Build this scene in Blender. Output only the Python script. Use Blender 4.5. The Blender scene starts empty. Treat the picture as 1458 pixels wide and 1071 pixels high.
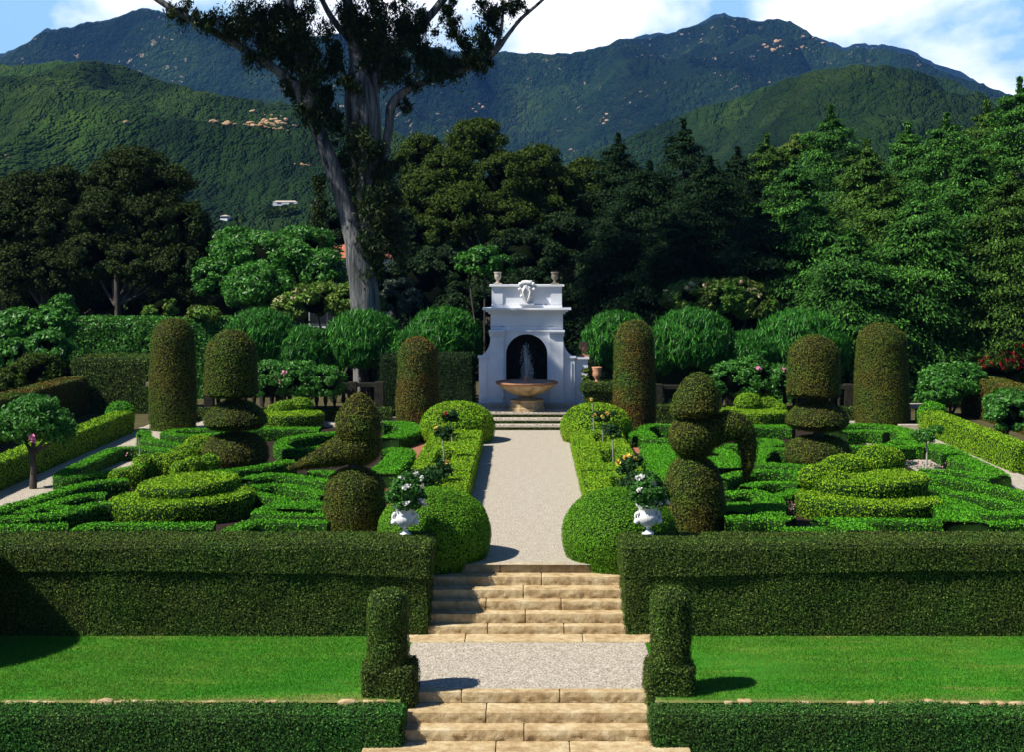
import bpy, math, random
import numpy as np
from mathutils import Vector
rng = np.random.default_rng(7)
random.seed(7)
F = 2100.0; CX = 750.0; HY = 369.0; EYE = 6.0
sc = bpy.context.scene
col = sc.collection
D2R = math.radians

# ------------------------------------------------------------------ measuring helpers
def gp(u, v, z=0.0):
    d = (EYE - z) * F / (v - HY)
    return ((u - CX) / F * d, d)
def at(u, v, d):
    return np.array([(u - CX) / F * d, d, EYE - (v - HY) / F * d])

# ------------------------------------------------------------------ noise
def _h(i, j, k, s):
    n = (i * 374761393 + j * 668265263 + k * 2147483647 + s * 1274126177) & 0xffffffff
    n = ((n ^ (n >> 13)) * 1274126177) & 0xffffffff
    n = ((n ^ (n >> 16)) * 2246822519) & 0xffffffff
    return ((n ^ (n >> 15)) & 0xffff) / 65535.0
def vnoise(P, scale, seed=0):
    Q = np.asarray(P, float) * scale + 1000.0
    I = np.floor(Q).astype(np.int64); f = Q - I; f = f * f * (3 - 2 * f)
    r = 0
    for a in (0, 1):
        wa = f[:, 0] if a else 1 - f[:, 0]
        for b in (0, 1):
            wb = f[:, 1] if b else 1 - f[:, 1]
            for c in (0, 1):
                wc = f[:, 2] if c else 1 - f[:, 2]
                r = r + wa * wb * wc * _h(I[:, 0] + a, I[:, 1] + b, I[:, 2] + c, seed)
    return r * 2 - 1
def fbm(P, scale, octs=4, seed=0, gain=.5):
    r = 0; a = 1; t = 0
    for o in range(octs):
        r = r + a * vnoise(P, scale * 2 ** o, seed + o); t += a; a *= gain
    return r / t

# ------------------------------------------------------------------ mesh builder
class MB:
    def __init__(s): s.V = []; s.Q = []; s.n = 0
    def add(s, V, Q, mat=0):
        V = np.asarray(V, float).reshape(-1, 3); Q = np.asarray(Q, np.int64)
        if len(V) == 0 or len(Q) == 0: return s
        s.V.append(V); s.Q.append((Q + s.n, mat)); s.n += len(V); return s
    def arrays(s): return np.concatenate(s.V), s.Q
    def build(s, name, mats, parent=None, smooth=True, origin=None):
        V, Qs = s.arrays()
        if origin is None:
            mn = V.min(0); mx = V.max(0); origin = np.array([(mn[0]+mx[0])/2, (mn[1]+mx[1])/2, mn[2]])
            if parent is not None: origin = np.array(parent.location)
        origin = np.asarray(origin, float)
        V = V - origin
        me = bpy.data.meshes.new(name)
        loops = []; tot = []; mi = []
        for Q, m in Qs:
            k = Q.shape[1]; loops.append(Q.ravel()); tot.append(np.full(len(Q), k)); mi.append(np.full(len(Q), m))
        loops = np.concatenate(loops).astype(np.int32); tot = np.concatenate(tot).astype(np.int32); mi = np.concatenate(mi).astype(np.int32)
        start = np.concatenate([[0], np.cumsum(tot)[:-1]]).astype(np.int32)
        me.vertices.add(len(V)); me.vertices.foreach_set('co', V.astype(np.float32).ravel())
        me.loops.add(len(loops)); me.loops.foreach_set('vertex_index', loops)
        me.polygons.add(len(tot)); me.polygons.foreach_set('loop_start', start)
        me.polygons.foreach_set('loop_total', tot)
        me.polygons.foreach_set('material_index', mi)
        me.polygons.foreach_set('use_smooth', np.full(len(tot), smooth))
        me.update(calc_edges=True)
        for m in (mats if isinstance(mats, (list, tuple)) else [mats]): me.materials.append(m)
        o = bpy.data.objects.new(name, me); col.objects.link(o)
        if parent is None: o.location = origin
        else:
            o.parent = parent; o.location = origin - np.array(parent.location)
        return o

def tag(o, label=None, cat=None, group=None, kind=None):
    if label: o['label'] = label
    if cat: o['category'] = cat
    if group: o['group'] = group
    if kind: o['kind'] = kind
    return o
def empty(name, loc, label=None, cat=None, group=None):
    o = bpy.data.objects.new(name, None); col.objects.link(o); o.location = loc
    o.empty_display_size = .2
    return tag(o, label, cat, group)
def clone(o, parent=None):
    c = o.copy(); col.objects.link(c)
    if parent is not None: c.parent = parent
    for ch in list(o.children): clone(ch, c)
    return c

# ------------------------------------------------------------------ shapes -> (V, Q)
def grid_q(nu, nv, closed_u=False):
    q = []
    I = np.arange(nu if closed_u else nu - 1); J = np.arange(nv - 1)
    i, j = np.meshgrid(I, J, indexing='ij'); i2 = (i + 1) % nu
    return np.stack([i * nv + j, i2 * nv + j, i2 * nv + j + 1, i * nv + j + 1], -1).reshape(-1, 4)
def box(x0, x1, y0, y1, z0, z1, res=.15, r=0.0, bottom=False):
    lo = np.array([x0, y0, z0]); hi = np.array([x1, y1, z1]); V = []; Q = []; n = 0
    for ax in range(3):
        a, b = [(1, 2), (2, 0), (0, 1)][ax]
        for side in (0, 1):
            if ax == 2 and side == 0 and not bottom: continue
            na = max(2, int((hi[a] - lo[a]) / res) + 2); nb = max(2, int((hi[b] - lo[b]) / res) + 2)
            A, B = np.meshgrid(np.linspace(lo[a], hi[a], na), np.linspace(lo[b], hi[b], nb), indexing='ij')
            P = np.zeros((na * nb, 3)); P[:, a] = A.ravel(); P[:, b] = B.ravel(); P[:, ax] = hi[ax] if side else lo[ax]
            q = grid_q(na, nb)
            if not side: q = q[:, ::-1]
            V.append(P); Q.append(q + n); n += len(P)
    V = np.concatenate(V); Q = np.concatenate(Q)
    if r > 0:
        ilo = lo + r; ihi = hi - r
        if not bottom: ilo[2] = lo[2] - 1
        c = np.clip(V, ilo, np.maximum(ilo, ihi)); dlt = V - c; L = np.linalg.norm(dlt, axis=1, keepdims=True)
        L[L < 1e-9] = 1; 
        V = c + dlt / L * r
    return V, Q
def lathe(prof, c=(0, 0, 0), ns=32, ex=1, ey=1, rot=0, sub=True):
    prof = np.array(prof, float)
    if sub:
        pts = []
        for i in range(len(prof) - 1):
            k = max(1, int(np.linalg.norm(prof[i + 1] - prof[i]) / .12))
            for t in range(k): pts.append(prof[i] + (prof[i + 1] - prof[i]) * t / k)
        pts.append(prof[-1]); prof = np.array(pts)
    th = np.linspace(0, 2 * np.pi, ns, endpoint=False)
    R = prof[:, 0][None, :]; Z = prof[:, 1][None, :]
    x = np.cos(th)[:, None] * R * ex; y = np.sin(th)[:, None] * R * ey
    xr = x * math.cos(rot) - y * math.sin(rot); yr = x * math.sin(rot) + y * math.cos(rot)
    V = np.stack([xr + c[0], yr + c[1], np.broadcast_to(Z, x.shape) + c[2]], -1).reshape(-1, 3)
    return V, grid_q(ns, len(prof), True)
def arc(r, z0, z1, p=2.0, k=10, rtop=0.0):
    """dome profile from (r,z0) to (0,z1), superellipse"""
    t = np.linspace(0, np.pi / 2, k)
    return [(rtop + (r - rtop) * max(0, math.cos(a)) ** (2 / p), z0 + (z1 - z0) * math.sin(a) ** (2 / p)) for a in t]
def sphere(c, r, ns=20, flat=1.0, ex=1, ey=1, rot=0):
    t = np.linspace(-np.pi / 2, np.pi / 2, 12)
    return lathe([(r * max(0, math.cos(a)), r * flat * math.sin(a)) for a in t], c, ns, ex, ey, rot, sub=False)
def catmull(P, n=6, closed=False):
    P = np.array(P, float); N = len(P); out = []
    rngi = range(N if closed else N - 1)
    for i in rngi:
        p0 = P[(i - 1) % N] if (closed or i > 0) else 2 * P[0] - P[1]
        p1 = P[i]; p2 = P[(i + 1) % N]
        p3 = P[(i + 2) % N] if (closed or i + 2 < N) else 2 * P[-1] - P[-2]
        for k in range(n):
            t = k / n
            out.append(.5 * ((2 * p1) + (-p0 + p2) * t + (2 * p0 - 5 * p1 + 4 * p2 - p3) * t * t + (-p0 + 3 * p1 - 3 * p2 + p3) * t ** 3))
    if not closed: out.append(P[-1])
    return np.array(out)
def resample(P, step, closed=False):
    if closed: P = np.vstack([P, P[:1]])
    s = np.concatenate([[0], np.cumsum(np.linalg.norm(np.diff(P, axis=0), axis=1))])
    n = max(3, int(s[-1] / step) + 1)
    t = np.linspace(0, s[-1], n + (1 if closed else 0))
    if closed: t = t[:-1]
    return np.stack([np.interp(t, s, P[:, i]) for i in range(P.shape[1])], 1)
def band(P, w, h, z0=0.0, closed=False, step=.18):
    """rounded-rectangle hedge swept along a plan polyline"""
    P = resample(catmull(P, 8, closed), step, closed); n = len(P)
    if closed: T = np.roll(P, -1, 0) - np.roll(P, 1, 0)
    else: T = np.gradient(P, axis=0)
    T /= np.linalg.norm(T, axis=1, keepdims=True) + 1e-9
    N = np.stack([-T[:, 1], T[:, 0]], 1)
    r = min(.07, w * .2)
    prof = [(-.5 * w, 0), (-.5 * w, h * .5), (-.5 * w, h - r), (-.5 * w + r * .4, h - r * .3), (-.5 * w + r, h), (-.15 * w, h), (.15 * w, h), (.5 * w - r, h), (.5 * w - r * .4, h - r * .3), (.5 * w, h - r), (.5 * w, h * .5), (.5 * w, 0)]
    prof = np.array(prof)
    V = np.zeros((n, len(prof), 3))
    V[:, :, 0] = P[:, 0:1] + N[:, 0:1] * prof[None, :, 0]; V[:, :, 1] = P[:, 1:2] + N[:, 1:2] * prof[None, :, 0]; V[:, :, 2] = z0 + prof[None, :, 1]
    V = V.reshape(-1, 3); Q = grid_q(n, len(prof), closed); m = len(prof)
    if not closed:
        caps = []
        for st, fl in ((0, 0), ((n - 1) * m, 1)):
            for k in range(m // 2 - 1):
                q = [st + k, st + k + 1, st + m - 2 - k, st + m - 1 - k]
                caps.append(q if fl else q[::-1])
        Q = np.concatenate([Q, np.array(caps)])
    return V, Q
def tube(P, R, ns=10, wob=0):
    P = np.array(P, float); R = np.array(R, float); n = len(P)
    T = np.gradient(P, axis=0); T /= np.linalg.norm(T, axis=1, keepdims=True) + 1e-9
    up = np.array([0.13, 0.99, 0.05]) if abs(T[:, 1]).mean() < .8 else np.array([1., 0, 0])
    A = np.cross(T, up); A /= np.linalg.norm(A, axis=1, keepdims=True) + 1e-9; B = np.cross(T, A)
    th = np.linspace(0, 2 * np.pi, ns, endpoint=False)
    V = P[:, None] + R[:, None, None] * (np.cos(th)[None, :, None] * A[:, None] + np.sin(th)[None, :, None] * B[:, None])
    V = V.transpose(1, 0, 2).reshape(-1, 3)
    if wob: 
        nn = fbm(V, 1.2, 3, 5); C = np.repeat(P[None], ns, 0).reshape(-1, 3); V = C + (V - C) * (1 + wob * nn[:, None])
    return V, grid_q(ns, n, True)
def smooth_path(P, R, n=5):
    M = np.column_stack([np.array(P, float), np.array(R, float)]); M = catmull(M, n)
    return M[:, :3], np.maximum(M[:, 3], .01)

def disp(V, amp, scale=2.0, seed=0, axis_mask=None):
    n1 = fbm(V, scale, 3, seed); n2 = fbm(V, scale, 3, seed + 11); n3 = fbm(V, scale, 3, seed + 23)
    return V + amp * np.stack([n1, n2, n3], 1)
def sample(V, Q, n, view=True):
    """area-weighted random points and normals on quads; faces turned from the garden's front get fewer"""
    a = V[Q[:, 0]]; b = V[Q[:, 1]]; c = V[Q[:, 2]]; d = V[Q[:, 3 if Q.shape[1] == 4 else 2]]
    nr = np.cross(c - a, d - b) if Q.shape[1] == 4 else np.cross(b - a, c - a)
    ar = np.linalg.norm(nr, axis=1) / 2; nr = nr / (2 * ar[:, None] + 1e-12)
    w = ar.copy()
    if view:
        cen = (a + b + c + d) / 4; vd = np.array([0, 0, EYE]) - cen; vd /= np.linalg.norm(vd, axis=1, keepdims=True)
        w *= np.where((nr * vd).sum(1) > -.3, 1, .3)
    if w.sum() <= 0: return np.zeros((0, 3)), np.zeros((0, 3))
    i = rng.choice(len(Q), n, p=w / w.sum()); s = rng.random((n, 1)); t = rng.random((n, 1))
    P = (a[i] * (1 - s) + b[i] * s) * (1 - t) + (d[i] * (1 - s) + c[i] * s) * t
    return P, nr[i]
def area(V, Q):
    a = V[Q[:, 0]]; c = V[Q[:, 2]]; b = V[Q[:, 1]]; d = V[Q[:, 3]]
    return np.linalg.norm(np.cross(c - a, d - b), axis=1).sum() / 2
def leaves(P, N, L, W, jit=.8, along=None, align=0.0):
    n = len(P)
    if n == 0: return np.zeros((0, 3)), np.zeros((0, 4), int)
    M = N + jit * rng.normal(size=(n, 3)); M /= np.linalg.norm(M, axis=1, keepdims=True) + 1e-9
    T = rng.normal(size=(n, 3))
    if along is not None: T = T * (1 - align) + along * align * 2
    T -= M * (T * M).sum(1, keepdims=True); T /= np.linalg.norm(T, axis=1, keepdims=True) + 1e-9
    B = np.cross(M, T); s = (.65 + .7 * rng.random((n, 1)))
    l = L * s * .5; w = W * s * .5
    V = np.stack([P - T * l, P + B * w - T * l * .1 - M * w * .2, P + T * l, P - B * w - T * l * .1 - M * w * .2], 1).reshape(-1, 3)
    return V, np.arange(4 * n).reshape(-1, 4)
def clip_add(mb, V, Q, dens, L, W=None, amp=.02, scale=2.5, seed=0, jit=.34, lift=.0, base=0, leaf=1, side=1.0):
    """clipped foliage: a gently uneven body with small leaves over its faces"""
    V = disp(V, amp, scale, seed); mb.add(V, Q, base)
    n = int(area(V, Q) * dens); P, N = sample(V, Q, n)
    if side < 1: k_ = (N[:, 2] > .5) | (rng.random(len(N)) < side); P, N = P[k_], N[k_]  # fewer leaves on upright faces, so the dark core imitates their shade
    P = P + N * (lift + L * (1.35 * rng.random((len(P), 1)) - .15))
    mb.add(*leaves(P, N, L, W or L * .6, jit * (.55 + 1.9 * np.clip(N[:, 2:3], 0, 1))), mat=leaf)
    return mb
def clump_points(blobs, n, sub=14, subr=.33, fill=.85):
    """points and outward normals in leaf clumps spread over the skin of blobs"""
    PP = []; NN = []
    vol = np.array([b[3] * b[4] + b[4] * b[5] + b[3] * b[5] for b in blobs]); vol = vol / vol.sum()
    for b, f in zip(blobs, vol):
        c = np.array(b[:3]); R = np.array(b[3:6]); m = int(n * f); k = max(4, int(sub))
        D = rng.normal(size=(k, 3)); D /= np.linalg.norm(D, axis=1, keepdims=True)
        D[:, 2] = np.where(D[:, 2] < -.7, -D[:, 2], D[:, 2])
        S = c + D * R * (fill + .18 * (rng.random((k, 1)) - .5)); sr = subr * R.mean() * (.6 + .8 * rng.random(k))
        i = rng.integers(0, k, m); d = rng.normal(size=(m, 3)); d /= np.linalg.norm(d, axis=1, keepdims=True)
        rad = rng.random((m, 1)) ** .4
        P = S[i] + d * sr[i][:, None] * rad * np.array([1.15, 1.15, .8])
        N = d * .7 + D[i] * .7 + np.array([0, 0, .25])
        PP.append(P); NN.append(N / np.linalg.norm(N, axis=1, keepdims=True))
    return np.concatenate(PP), np.concatenate(NN)

# ------------------------------------------------------------------ materials
def nt(name):
    m = bpy.data.materials.new(name); m.use_nodes = True; t = m.node_tree
    for n in list(t.nodes): t.nodes.remove(n)
    out = t.nodes.new('ShaderNodeOutputMaterial'); return m, t, out
def ramp(t, fac, stops):
    r = t.nodes.new('ShaderNodeValToRGB'); e = r.color_ramp.elements
    while len(e) < len(stops): e.new(.5)
    for x, (p, c) in zip(e, stops): x.position = p; x.color = (*c, 1)
    t.links.new(fac, r.inputs[0]); return r.outputs[0]
def noise(t, vec, scale, det=4, rough=.6, dist=0):
    n = t.nodes.new('ShaderNodeTexNoise'); n.inputs['Scale'].default_value = scale; n.inputs['Detail'].default_value = det
    n.inputs['Roughness'].default_value = rough; n.inputs['Distortion'].default_value = dist
    t.links.new(vec, n.inputs['Vector']); return n.outputs[0]
def mix(t, fac, a, b, mode='MIX'):
    m = t.nodes.new('ShaderNodeMix'); m.data_type = 'RGBA'; m.blend_type = mode
    for s, i in ((fac, 0), (a, 6), (b, 7)):
        if isinstance(s, (int, float)): m.inputs[i].default_value = s
        elif isinstance(s, tuple): m.inputs[i].default_value = (*s, 1)
        else: t.links.new(s, m.inputs[i])
    return m.outputs[2]
def mathn(t, op, a, b=0.0):
    m = t.nodes.new('ShaderNodeMath'); m.operation = op
    for s, i in ((a, 0), (b, 1)):
        if isinstance(s, (int, float)): m.inputs[i].default_value = s
        else: t.links.new(s, m.inputs[i])
    return m.outputs[0]
def pos(t): return t.nodes.new('ShaderNodeNewGeometry').outputs['Position']
def mul(c, k): return tuple(min(1, x * k) for x in c)
def leafmat(name, c, c2=None, patch=None, pscale=.8, rough=.7, trans=.25, spec=.10, pw=.5):
    """c main colour, c2 the colour of some leaves, patch a colour of larger uneven patches"""
    m, t, out = nt(name); g = t.nodes.new('ShaderNodeNewGeometry'); p = g.outputs['Position']
    c2 = c2 or mul(c, 1.8)
    base = ramp(t, g.outputs['Random Per Island'], [(0, mul(c, .45)), (.35, c), (.75, mul(c, 1.35)), (1, c2)])
    if patch:
        f = ramp(t, noise(t, p, pscale, 5, .65), [(.5 - .12, (0, 0, 0)), (.5 + .1, (pw, pw, pw))])
        pc = ramp(t, g.outputs['Random Per Island'], [(0, mul(patch, .5)), (1, mul(patch, 1.5))])
        base = mix(t, f, base, pc)
    b = t.nodes.new('ShaderNodeBsdfPrincipled'); t.links.new(base, b.inputs['Base Color'])
    b.inputs['Roughness'].default_value = rough; b.inputs['Specular IOR Level'].default_value = spec
    tr = t.nodes.new('ShaderNodeBsdfTranslucent'); t.links.new(mix(t, 1.0, base, (1.0, 1.0, .5), 'MULTIPLY'), tr.inputs[0])
    ms = t.nodes.new('ShaderNodeMixShader'); ms.inputs[0].default_value = trans
    t.links.new(b.outputs[0], ms.inputs[1]); t.links.new(tr.outputs[0], ms.inputs[2]); t.links.new(ms.outputs[0], out.inputs[0])
    return m
def surf(name, stops, scale, rough=.85, bump=.3, bscale=None, det=6, dist=0.0, stops2=None, scale2=1.0, bdist=.02, spec=.12, vec=None):
    m, t, out = nt(name); p = pos(t)
    if vec:
        mp = t.nodes.new('ShaderNodeMapping'); mp.inputs['Scale'].default_value = vec; t.links.new(p, mp.inputs[0]); p = mp.outputs[0]
    c = ramp(t, noise(t, p, scale, det, .65, dist), stops)
    if stops2: c = mix(t, 1.0, c, ramp(t, noise(t, p, scale2, 4), stops2), 'MULTIPLY')
    b = t.nodes.new('ShaderNodeBsdfPrincipled'); t.links.new(c, b.inputs['Base Color']); b.inputs['Roughness'].default_value = rough
    b.inputs['Specular IOR Level'].default_value = spec
    if bump:
        bn = t.nodes.new('ShaderNodeBump'); bn.inputs['Strength'].default_value = bump; bn.inputs['Distance'].default_value = bdist
        t.links.new(noise(t, p, bscale or scale * 2, 5, .7), bn.inputs['Height']); t.links.new(bn.outputs[0], b.inputs['Normal'])
    t.links.new(b.outputs[0], out.inputs[0]); return m

M = {}
M['core'] = surf('hedge_core', [(.35, (.006, .012, .003)), (.65, (.018, .034, .007))], 30, bump=.6, bscale=40)
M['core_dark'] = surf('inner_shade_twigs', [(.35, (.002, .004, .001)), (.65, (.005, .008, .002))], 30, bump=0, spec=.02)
M['core_brown'] = surf('yew_core', [(.35, (.008, .010, .003)), (.65, (.022, .024, .006))], 30, bump=.6, bscale=40)
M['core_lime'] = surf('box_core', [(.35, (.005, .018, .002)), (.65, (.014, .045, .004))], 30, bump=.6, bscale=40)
M['hedge'] = leafmat('hedge_leaf', (.042, .092, .012), (.17, .27, .045), (.09, .075, .02), 1.1, pw=.35, trans=.08)
M['hedge_low'] = leafmat('ivy_leaf', (.03, .12, .018), (.12, .32, .05), (.09, .06, .03), .9, pw=.25, trans=.18)
M['yew'] = leafmat('yew_leaf', (.056, .108, .010), (.15, .20, .025), (.15, .07, .014), 1.0, pw=.4, trans=.05)
M['yew_green'] = leafmat('yew_green_leaf', (.050, .112, .012), (.14, .21, .03), (.19, .06, .016), .8, pw=.55, trans=.05)
M['box'] = leafmat('box_leaf', (.055, .24, .008), (.15, .47, .02), (.10, .33, .012), .7, trans=.04, pw=.5)
M['box_lime'] = leafmat('box_lime_leaf', (.135, .30, .010), (.29, .49, .02), (.22, .35, .012), 1.3, trans=.05, pw=.6)
M['box_bright'] = leafmat('box_bright_leaf', (.09, .26, .012), (.2, .42, .03), (.13, .28, .02), 1.1, trans=.25, pw=.5)
M['oak'] = leafmat('oak_leaf', (.020, .036, .006), (.05, .08, .012), None, trans=.15)
M['oak_olive'] = leafmat('olive_leaf', (.036, .066, .007), (.085, .13, .015), (.04, .07, .01), .25, trans=.2)
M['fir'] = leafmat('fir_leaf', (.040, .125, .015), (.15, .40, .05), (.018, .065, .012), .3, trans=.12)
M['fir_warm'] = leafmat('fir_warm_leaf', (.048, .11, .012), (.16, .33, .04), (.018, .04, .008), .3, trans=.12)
M['fir_shaded'] = leafmat('fir_shaded_leaf', (.008, .024, .006), (.02, .06, .014), None, trans=.12)  # fir leaf darkened to imitate the deep shade right of centre
M['glossy'] = leafmat('glossy_leaf', (.042, .16, .016), (.14, .38, .06), None, rough=.45, trans=.25, spec=.25)
M['oleander'] = leafmat('oleander_leaf', (.024, .125, .010), (.10, .36, .035), None, rough=.5, trans=.15, spec=.2)
M['gum'] = leafmat('gum_leaf', (.020, .042, .010), (.055, .10, .025), (.035, .035, .010), .6, trans=.18, rough=.5)
M['grey_leaf'] = leafmat('grey_leaf', (.07, .10, .07), (.18, .24, .17), None, trans=.2)
M['magnolia'] = leafmat('magnolia_leaf', (.07, .17, .02), (.22, .38, .06), (.16, .12, .04), 1.2, rough=.4, trans=.2, pw=.4)
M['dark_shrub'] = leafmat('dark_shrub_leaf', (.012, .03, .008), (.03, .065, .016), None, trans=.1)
M['red_flower'] = leafmat('red_flower', (.22, .008, .012), (.4, .02, .03), None, trans=.3)
M['rose_leaf'] = leafmat('rose_leaf', (.025, .07, .018), (.07, .17, .05), None, trans=.2)
M['urn_leaf'] = leafmat('urn_leaf', (.04, .13, .02), (.10, .26, .05), None, trans=.2)
M['white_petal'] = leafmat('white_petal', (.7, .7, .68), (.85, .85, .82), None, trans=.2)
M['cream_petal'] = leafmat('cream_petal', (.45, .38, .2), (.65, .58, .35), None, trans=.2)
M['yellow_petal'] = leafmat('yellow_petal', (.75, .5, .08), (.85, .7, .25), None, trans=.2)
M['pink_petal'] = leafmat('pink_petal', (.7, .2, .4), (.85, .4, .6), None, trans=.2)
M['purple_petal'] = leafmat('purple_petal', (.2, .1, .6), (.3, .2, .8), None, trans=.2)
M['bark'] = surf('bark', [(.3, (.03, .024, .018)), (.7, (.13, .11, .09))], 4, bump=.6, bscale=8, vec=(1, 1, .3))
M['gum_bark'] = surf('gum_bark', [(.36, (.014, .012, .010)), (.46, (.07, .075, .075)), (.57, (.20, .20, .20)), (.68, (.22, .13, .08))], 2.6, rough=.8, bump=.8, bscale=6, vec=(1, 1, .13), dist=1.0, bdist=.06)
M['pale_bark'] = surf('pale_bark', [(.3, (.2, .19, .17)), (.7, (.5, .48, .45))], 5, bump=.3, vec=(1, 1, .3))
M['gravel'] = surf('gravel', [(.34, (.10, .08, .06)), (.43, (.33, .29, .225)), (.53, (.47, .42, .335)), (.64, (.70, .64, .53))], 34, bump=.8, bscale=38, det=3, bdist=.015, stops2=[(.3, (.8, .78, .76)), (.7, (1, 1, 1))], scale2=5)
M['stone'] = surf('sandstone', [(.25, (.30, .19, .09)), (.5, (.52, .40, .22)), (.75, (.62, .53, .35))], 2.6, bump=.7, bscale=14, det=8, bdist=.03, stops2=[(.35, (.72, .66, .6)), (.6, (1, 1, 1))], scale2=7)
M['old_stone'] = surf('old_stone', [(.3, (.12, .10, .075)), (.7, (.32, .28, .21))], 5, bump=.5, bscale=12)
M['shade_stone'] = surf('shaded_stone', [(.3, (.012, .012, .008)), (.7, (.045, .042, .03))], 5, bump=.5, bscale=12)  # balustrade stone coloured near black to stand in for shade
M['pale_stone'] = surf('pale_stone', [(.3, (.36, .31, .25)), (.7, (.5, .44, .36))], 4, bump=.3, bscale=12)
M['brick'] = surf('brick', [(.3, (.22, .07, .04)), (.7, (.42, .18, .11))], 9, bump=.5, bscale=20)
M['soil'] = surf('soil', [(.3, (.012, .009, .005)), (.7, (.04, .026, .016))], 12, bump=.8, bscale=25)  # soil colour darkened in place of the shade between box hedges
M['ground'] = surf('ground', [(.3, (.05, .045, .02)), (.7, (.09, .08, .035))], 1.5, bump=.5, bscale=9)
M['terracotta'] = surf('terracotta', [(.3, (.38, .17, .09)), (.7, (.58, .32, .2))], 5, bump=.2)
M['rim'] = surf('rim_terracotta', [(.3, (.26, .12, .06)), (.7, (.42, .22, .12))], 5, bump=.2)
M['basin'] = surf('basin_stone', [(.25, (.2, .13, .06)), (.5, (.45, .33, .18)), (.75, (.6, .46, .28))], 3, bump=.4, bscale=10, vec=(1, 1, .4))
M['plaster'] = surf('white_plaster', [(.3, (.76, .78, .82)), (.7, (.88, .89, .91))], 2.2, rough=.8, bump=.12, bscale=9, stops2=[(.3, (.9, .9, .9)), (.6, (1, 1, 1))], scale2=1.2)
M['marble'] = surf('white_marble', [(.3, (.66, .65, .64)), (.7, (.85, .85, .84))], 6, rough=.6, bump=.15)
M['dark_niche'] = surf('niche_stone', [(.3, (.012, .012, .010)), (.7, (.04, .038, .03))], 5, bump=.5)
M['roof'] = surf('red_tile', [(.3, (.32, .09, .05)), (.7, (.5, .18, .1))], 6, bump=.5)
M['window'] = surf('dark_window', [(.3, (.02, .025, .03)), (.7, (.03, .035, .04))], 3, rough=.2, bump=0)
M['rock'] = surf('hill_rock', [(.3, (.30, .17, .08)), (.7, (.62, .42, .24))], .25, bump=.8, bscale=.6, bdist=1.0)
m, t, out = nt('water'); b = t.nodes.new('ShaderNodeBsdfPrincipled'); b.inputs['Base Color'].default_value = (.8, .88, .92, 1); b.inputs['Roughness'].default_value = .15
b.inputs['Transmission Weight'].default_value = .6; b.inputs['IOR'].default_value = 1.33; t.links.new(b.outputs[0], out.inputs[0]); M['water'] = m
# lawn: mown turf with drier streaks across the slope
m, t, out = nt('lawn'); p = pos(t)
mp = t.nodes.new('ShaderNodeMapping'); mp.inputs['Scale'].default_value = (.35, 1.7, 1); t.links.new(p, mp.inputs[0])
c = ramp(t, noise(t, mp.outputs[0], 1.4, 6, .7), [(.3, (.025, .125, .006)), (.5, (.042, .205, .012)), (.6, (.10, .24, .02)), (.69, (.24, .22, .07))])
c = mix(t, 1.0, c, ramp(t, noise(t, p, 60, 3, .7), [(.3, (.6, .6, .6)), (.7, (1.25, 1.25, 1.25))]), 'MULTIPLY')
sx = t.nodes.new('ShaderNodeSeparateXYZ'); t.links.new(p, sx.inputs[0])
dry = mathn(t, 'ADD', mathn(t, 'MULTIPLY', mathn(t, 'SUBTRACT', 23.55, sx.outputs[1]), 1.3), mathn(t, 'MULTIPLY', noise(t, p, .8, 5, .7), 1.2))
c = mix(t, ramp(t, dry, [(.52, (0, 0, 0)), (.95, (.75, .75, .75))]), c, (.24, .19, .07))
b = t.nodes.new('ShaderNodeBsdfPrincipled'); t.links.new(c, b.inputs['Base Color']); b.inputs['Roughness'].default_value = .8; b.inputs['Specular IOR Level'].default_value = .15
bn = t.nodes.new('ShaderNodeBump'); bn.inputs['Strength'].default_value = .6; bn.inputs['Distance'].default_value = .02
t.links.new(noise(t, p, 70, 3), bn.inputs['Height']); t.links.new(bn.outputs[0], b.inputs['Normal']); t.links.new(b.outputs[0], out.inputs[0]); M['lawn'] = m
M['blade'] = leafmat('grass_blade', (.05, .24, .012), (.11, .38, .03), (.26, .27, .06), .55, trans=.3, pw=.34, rough=.6)
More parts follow.
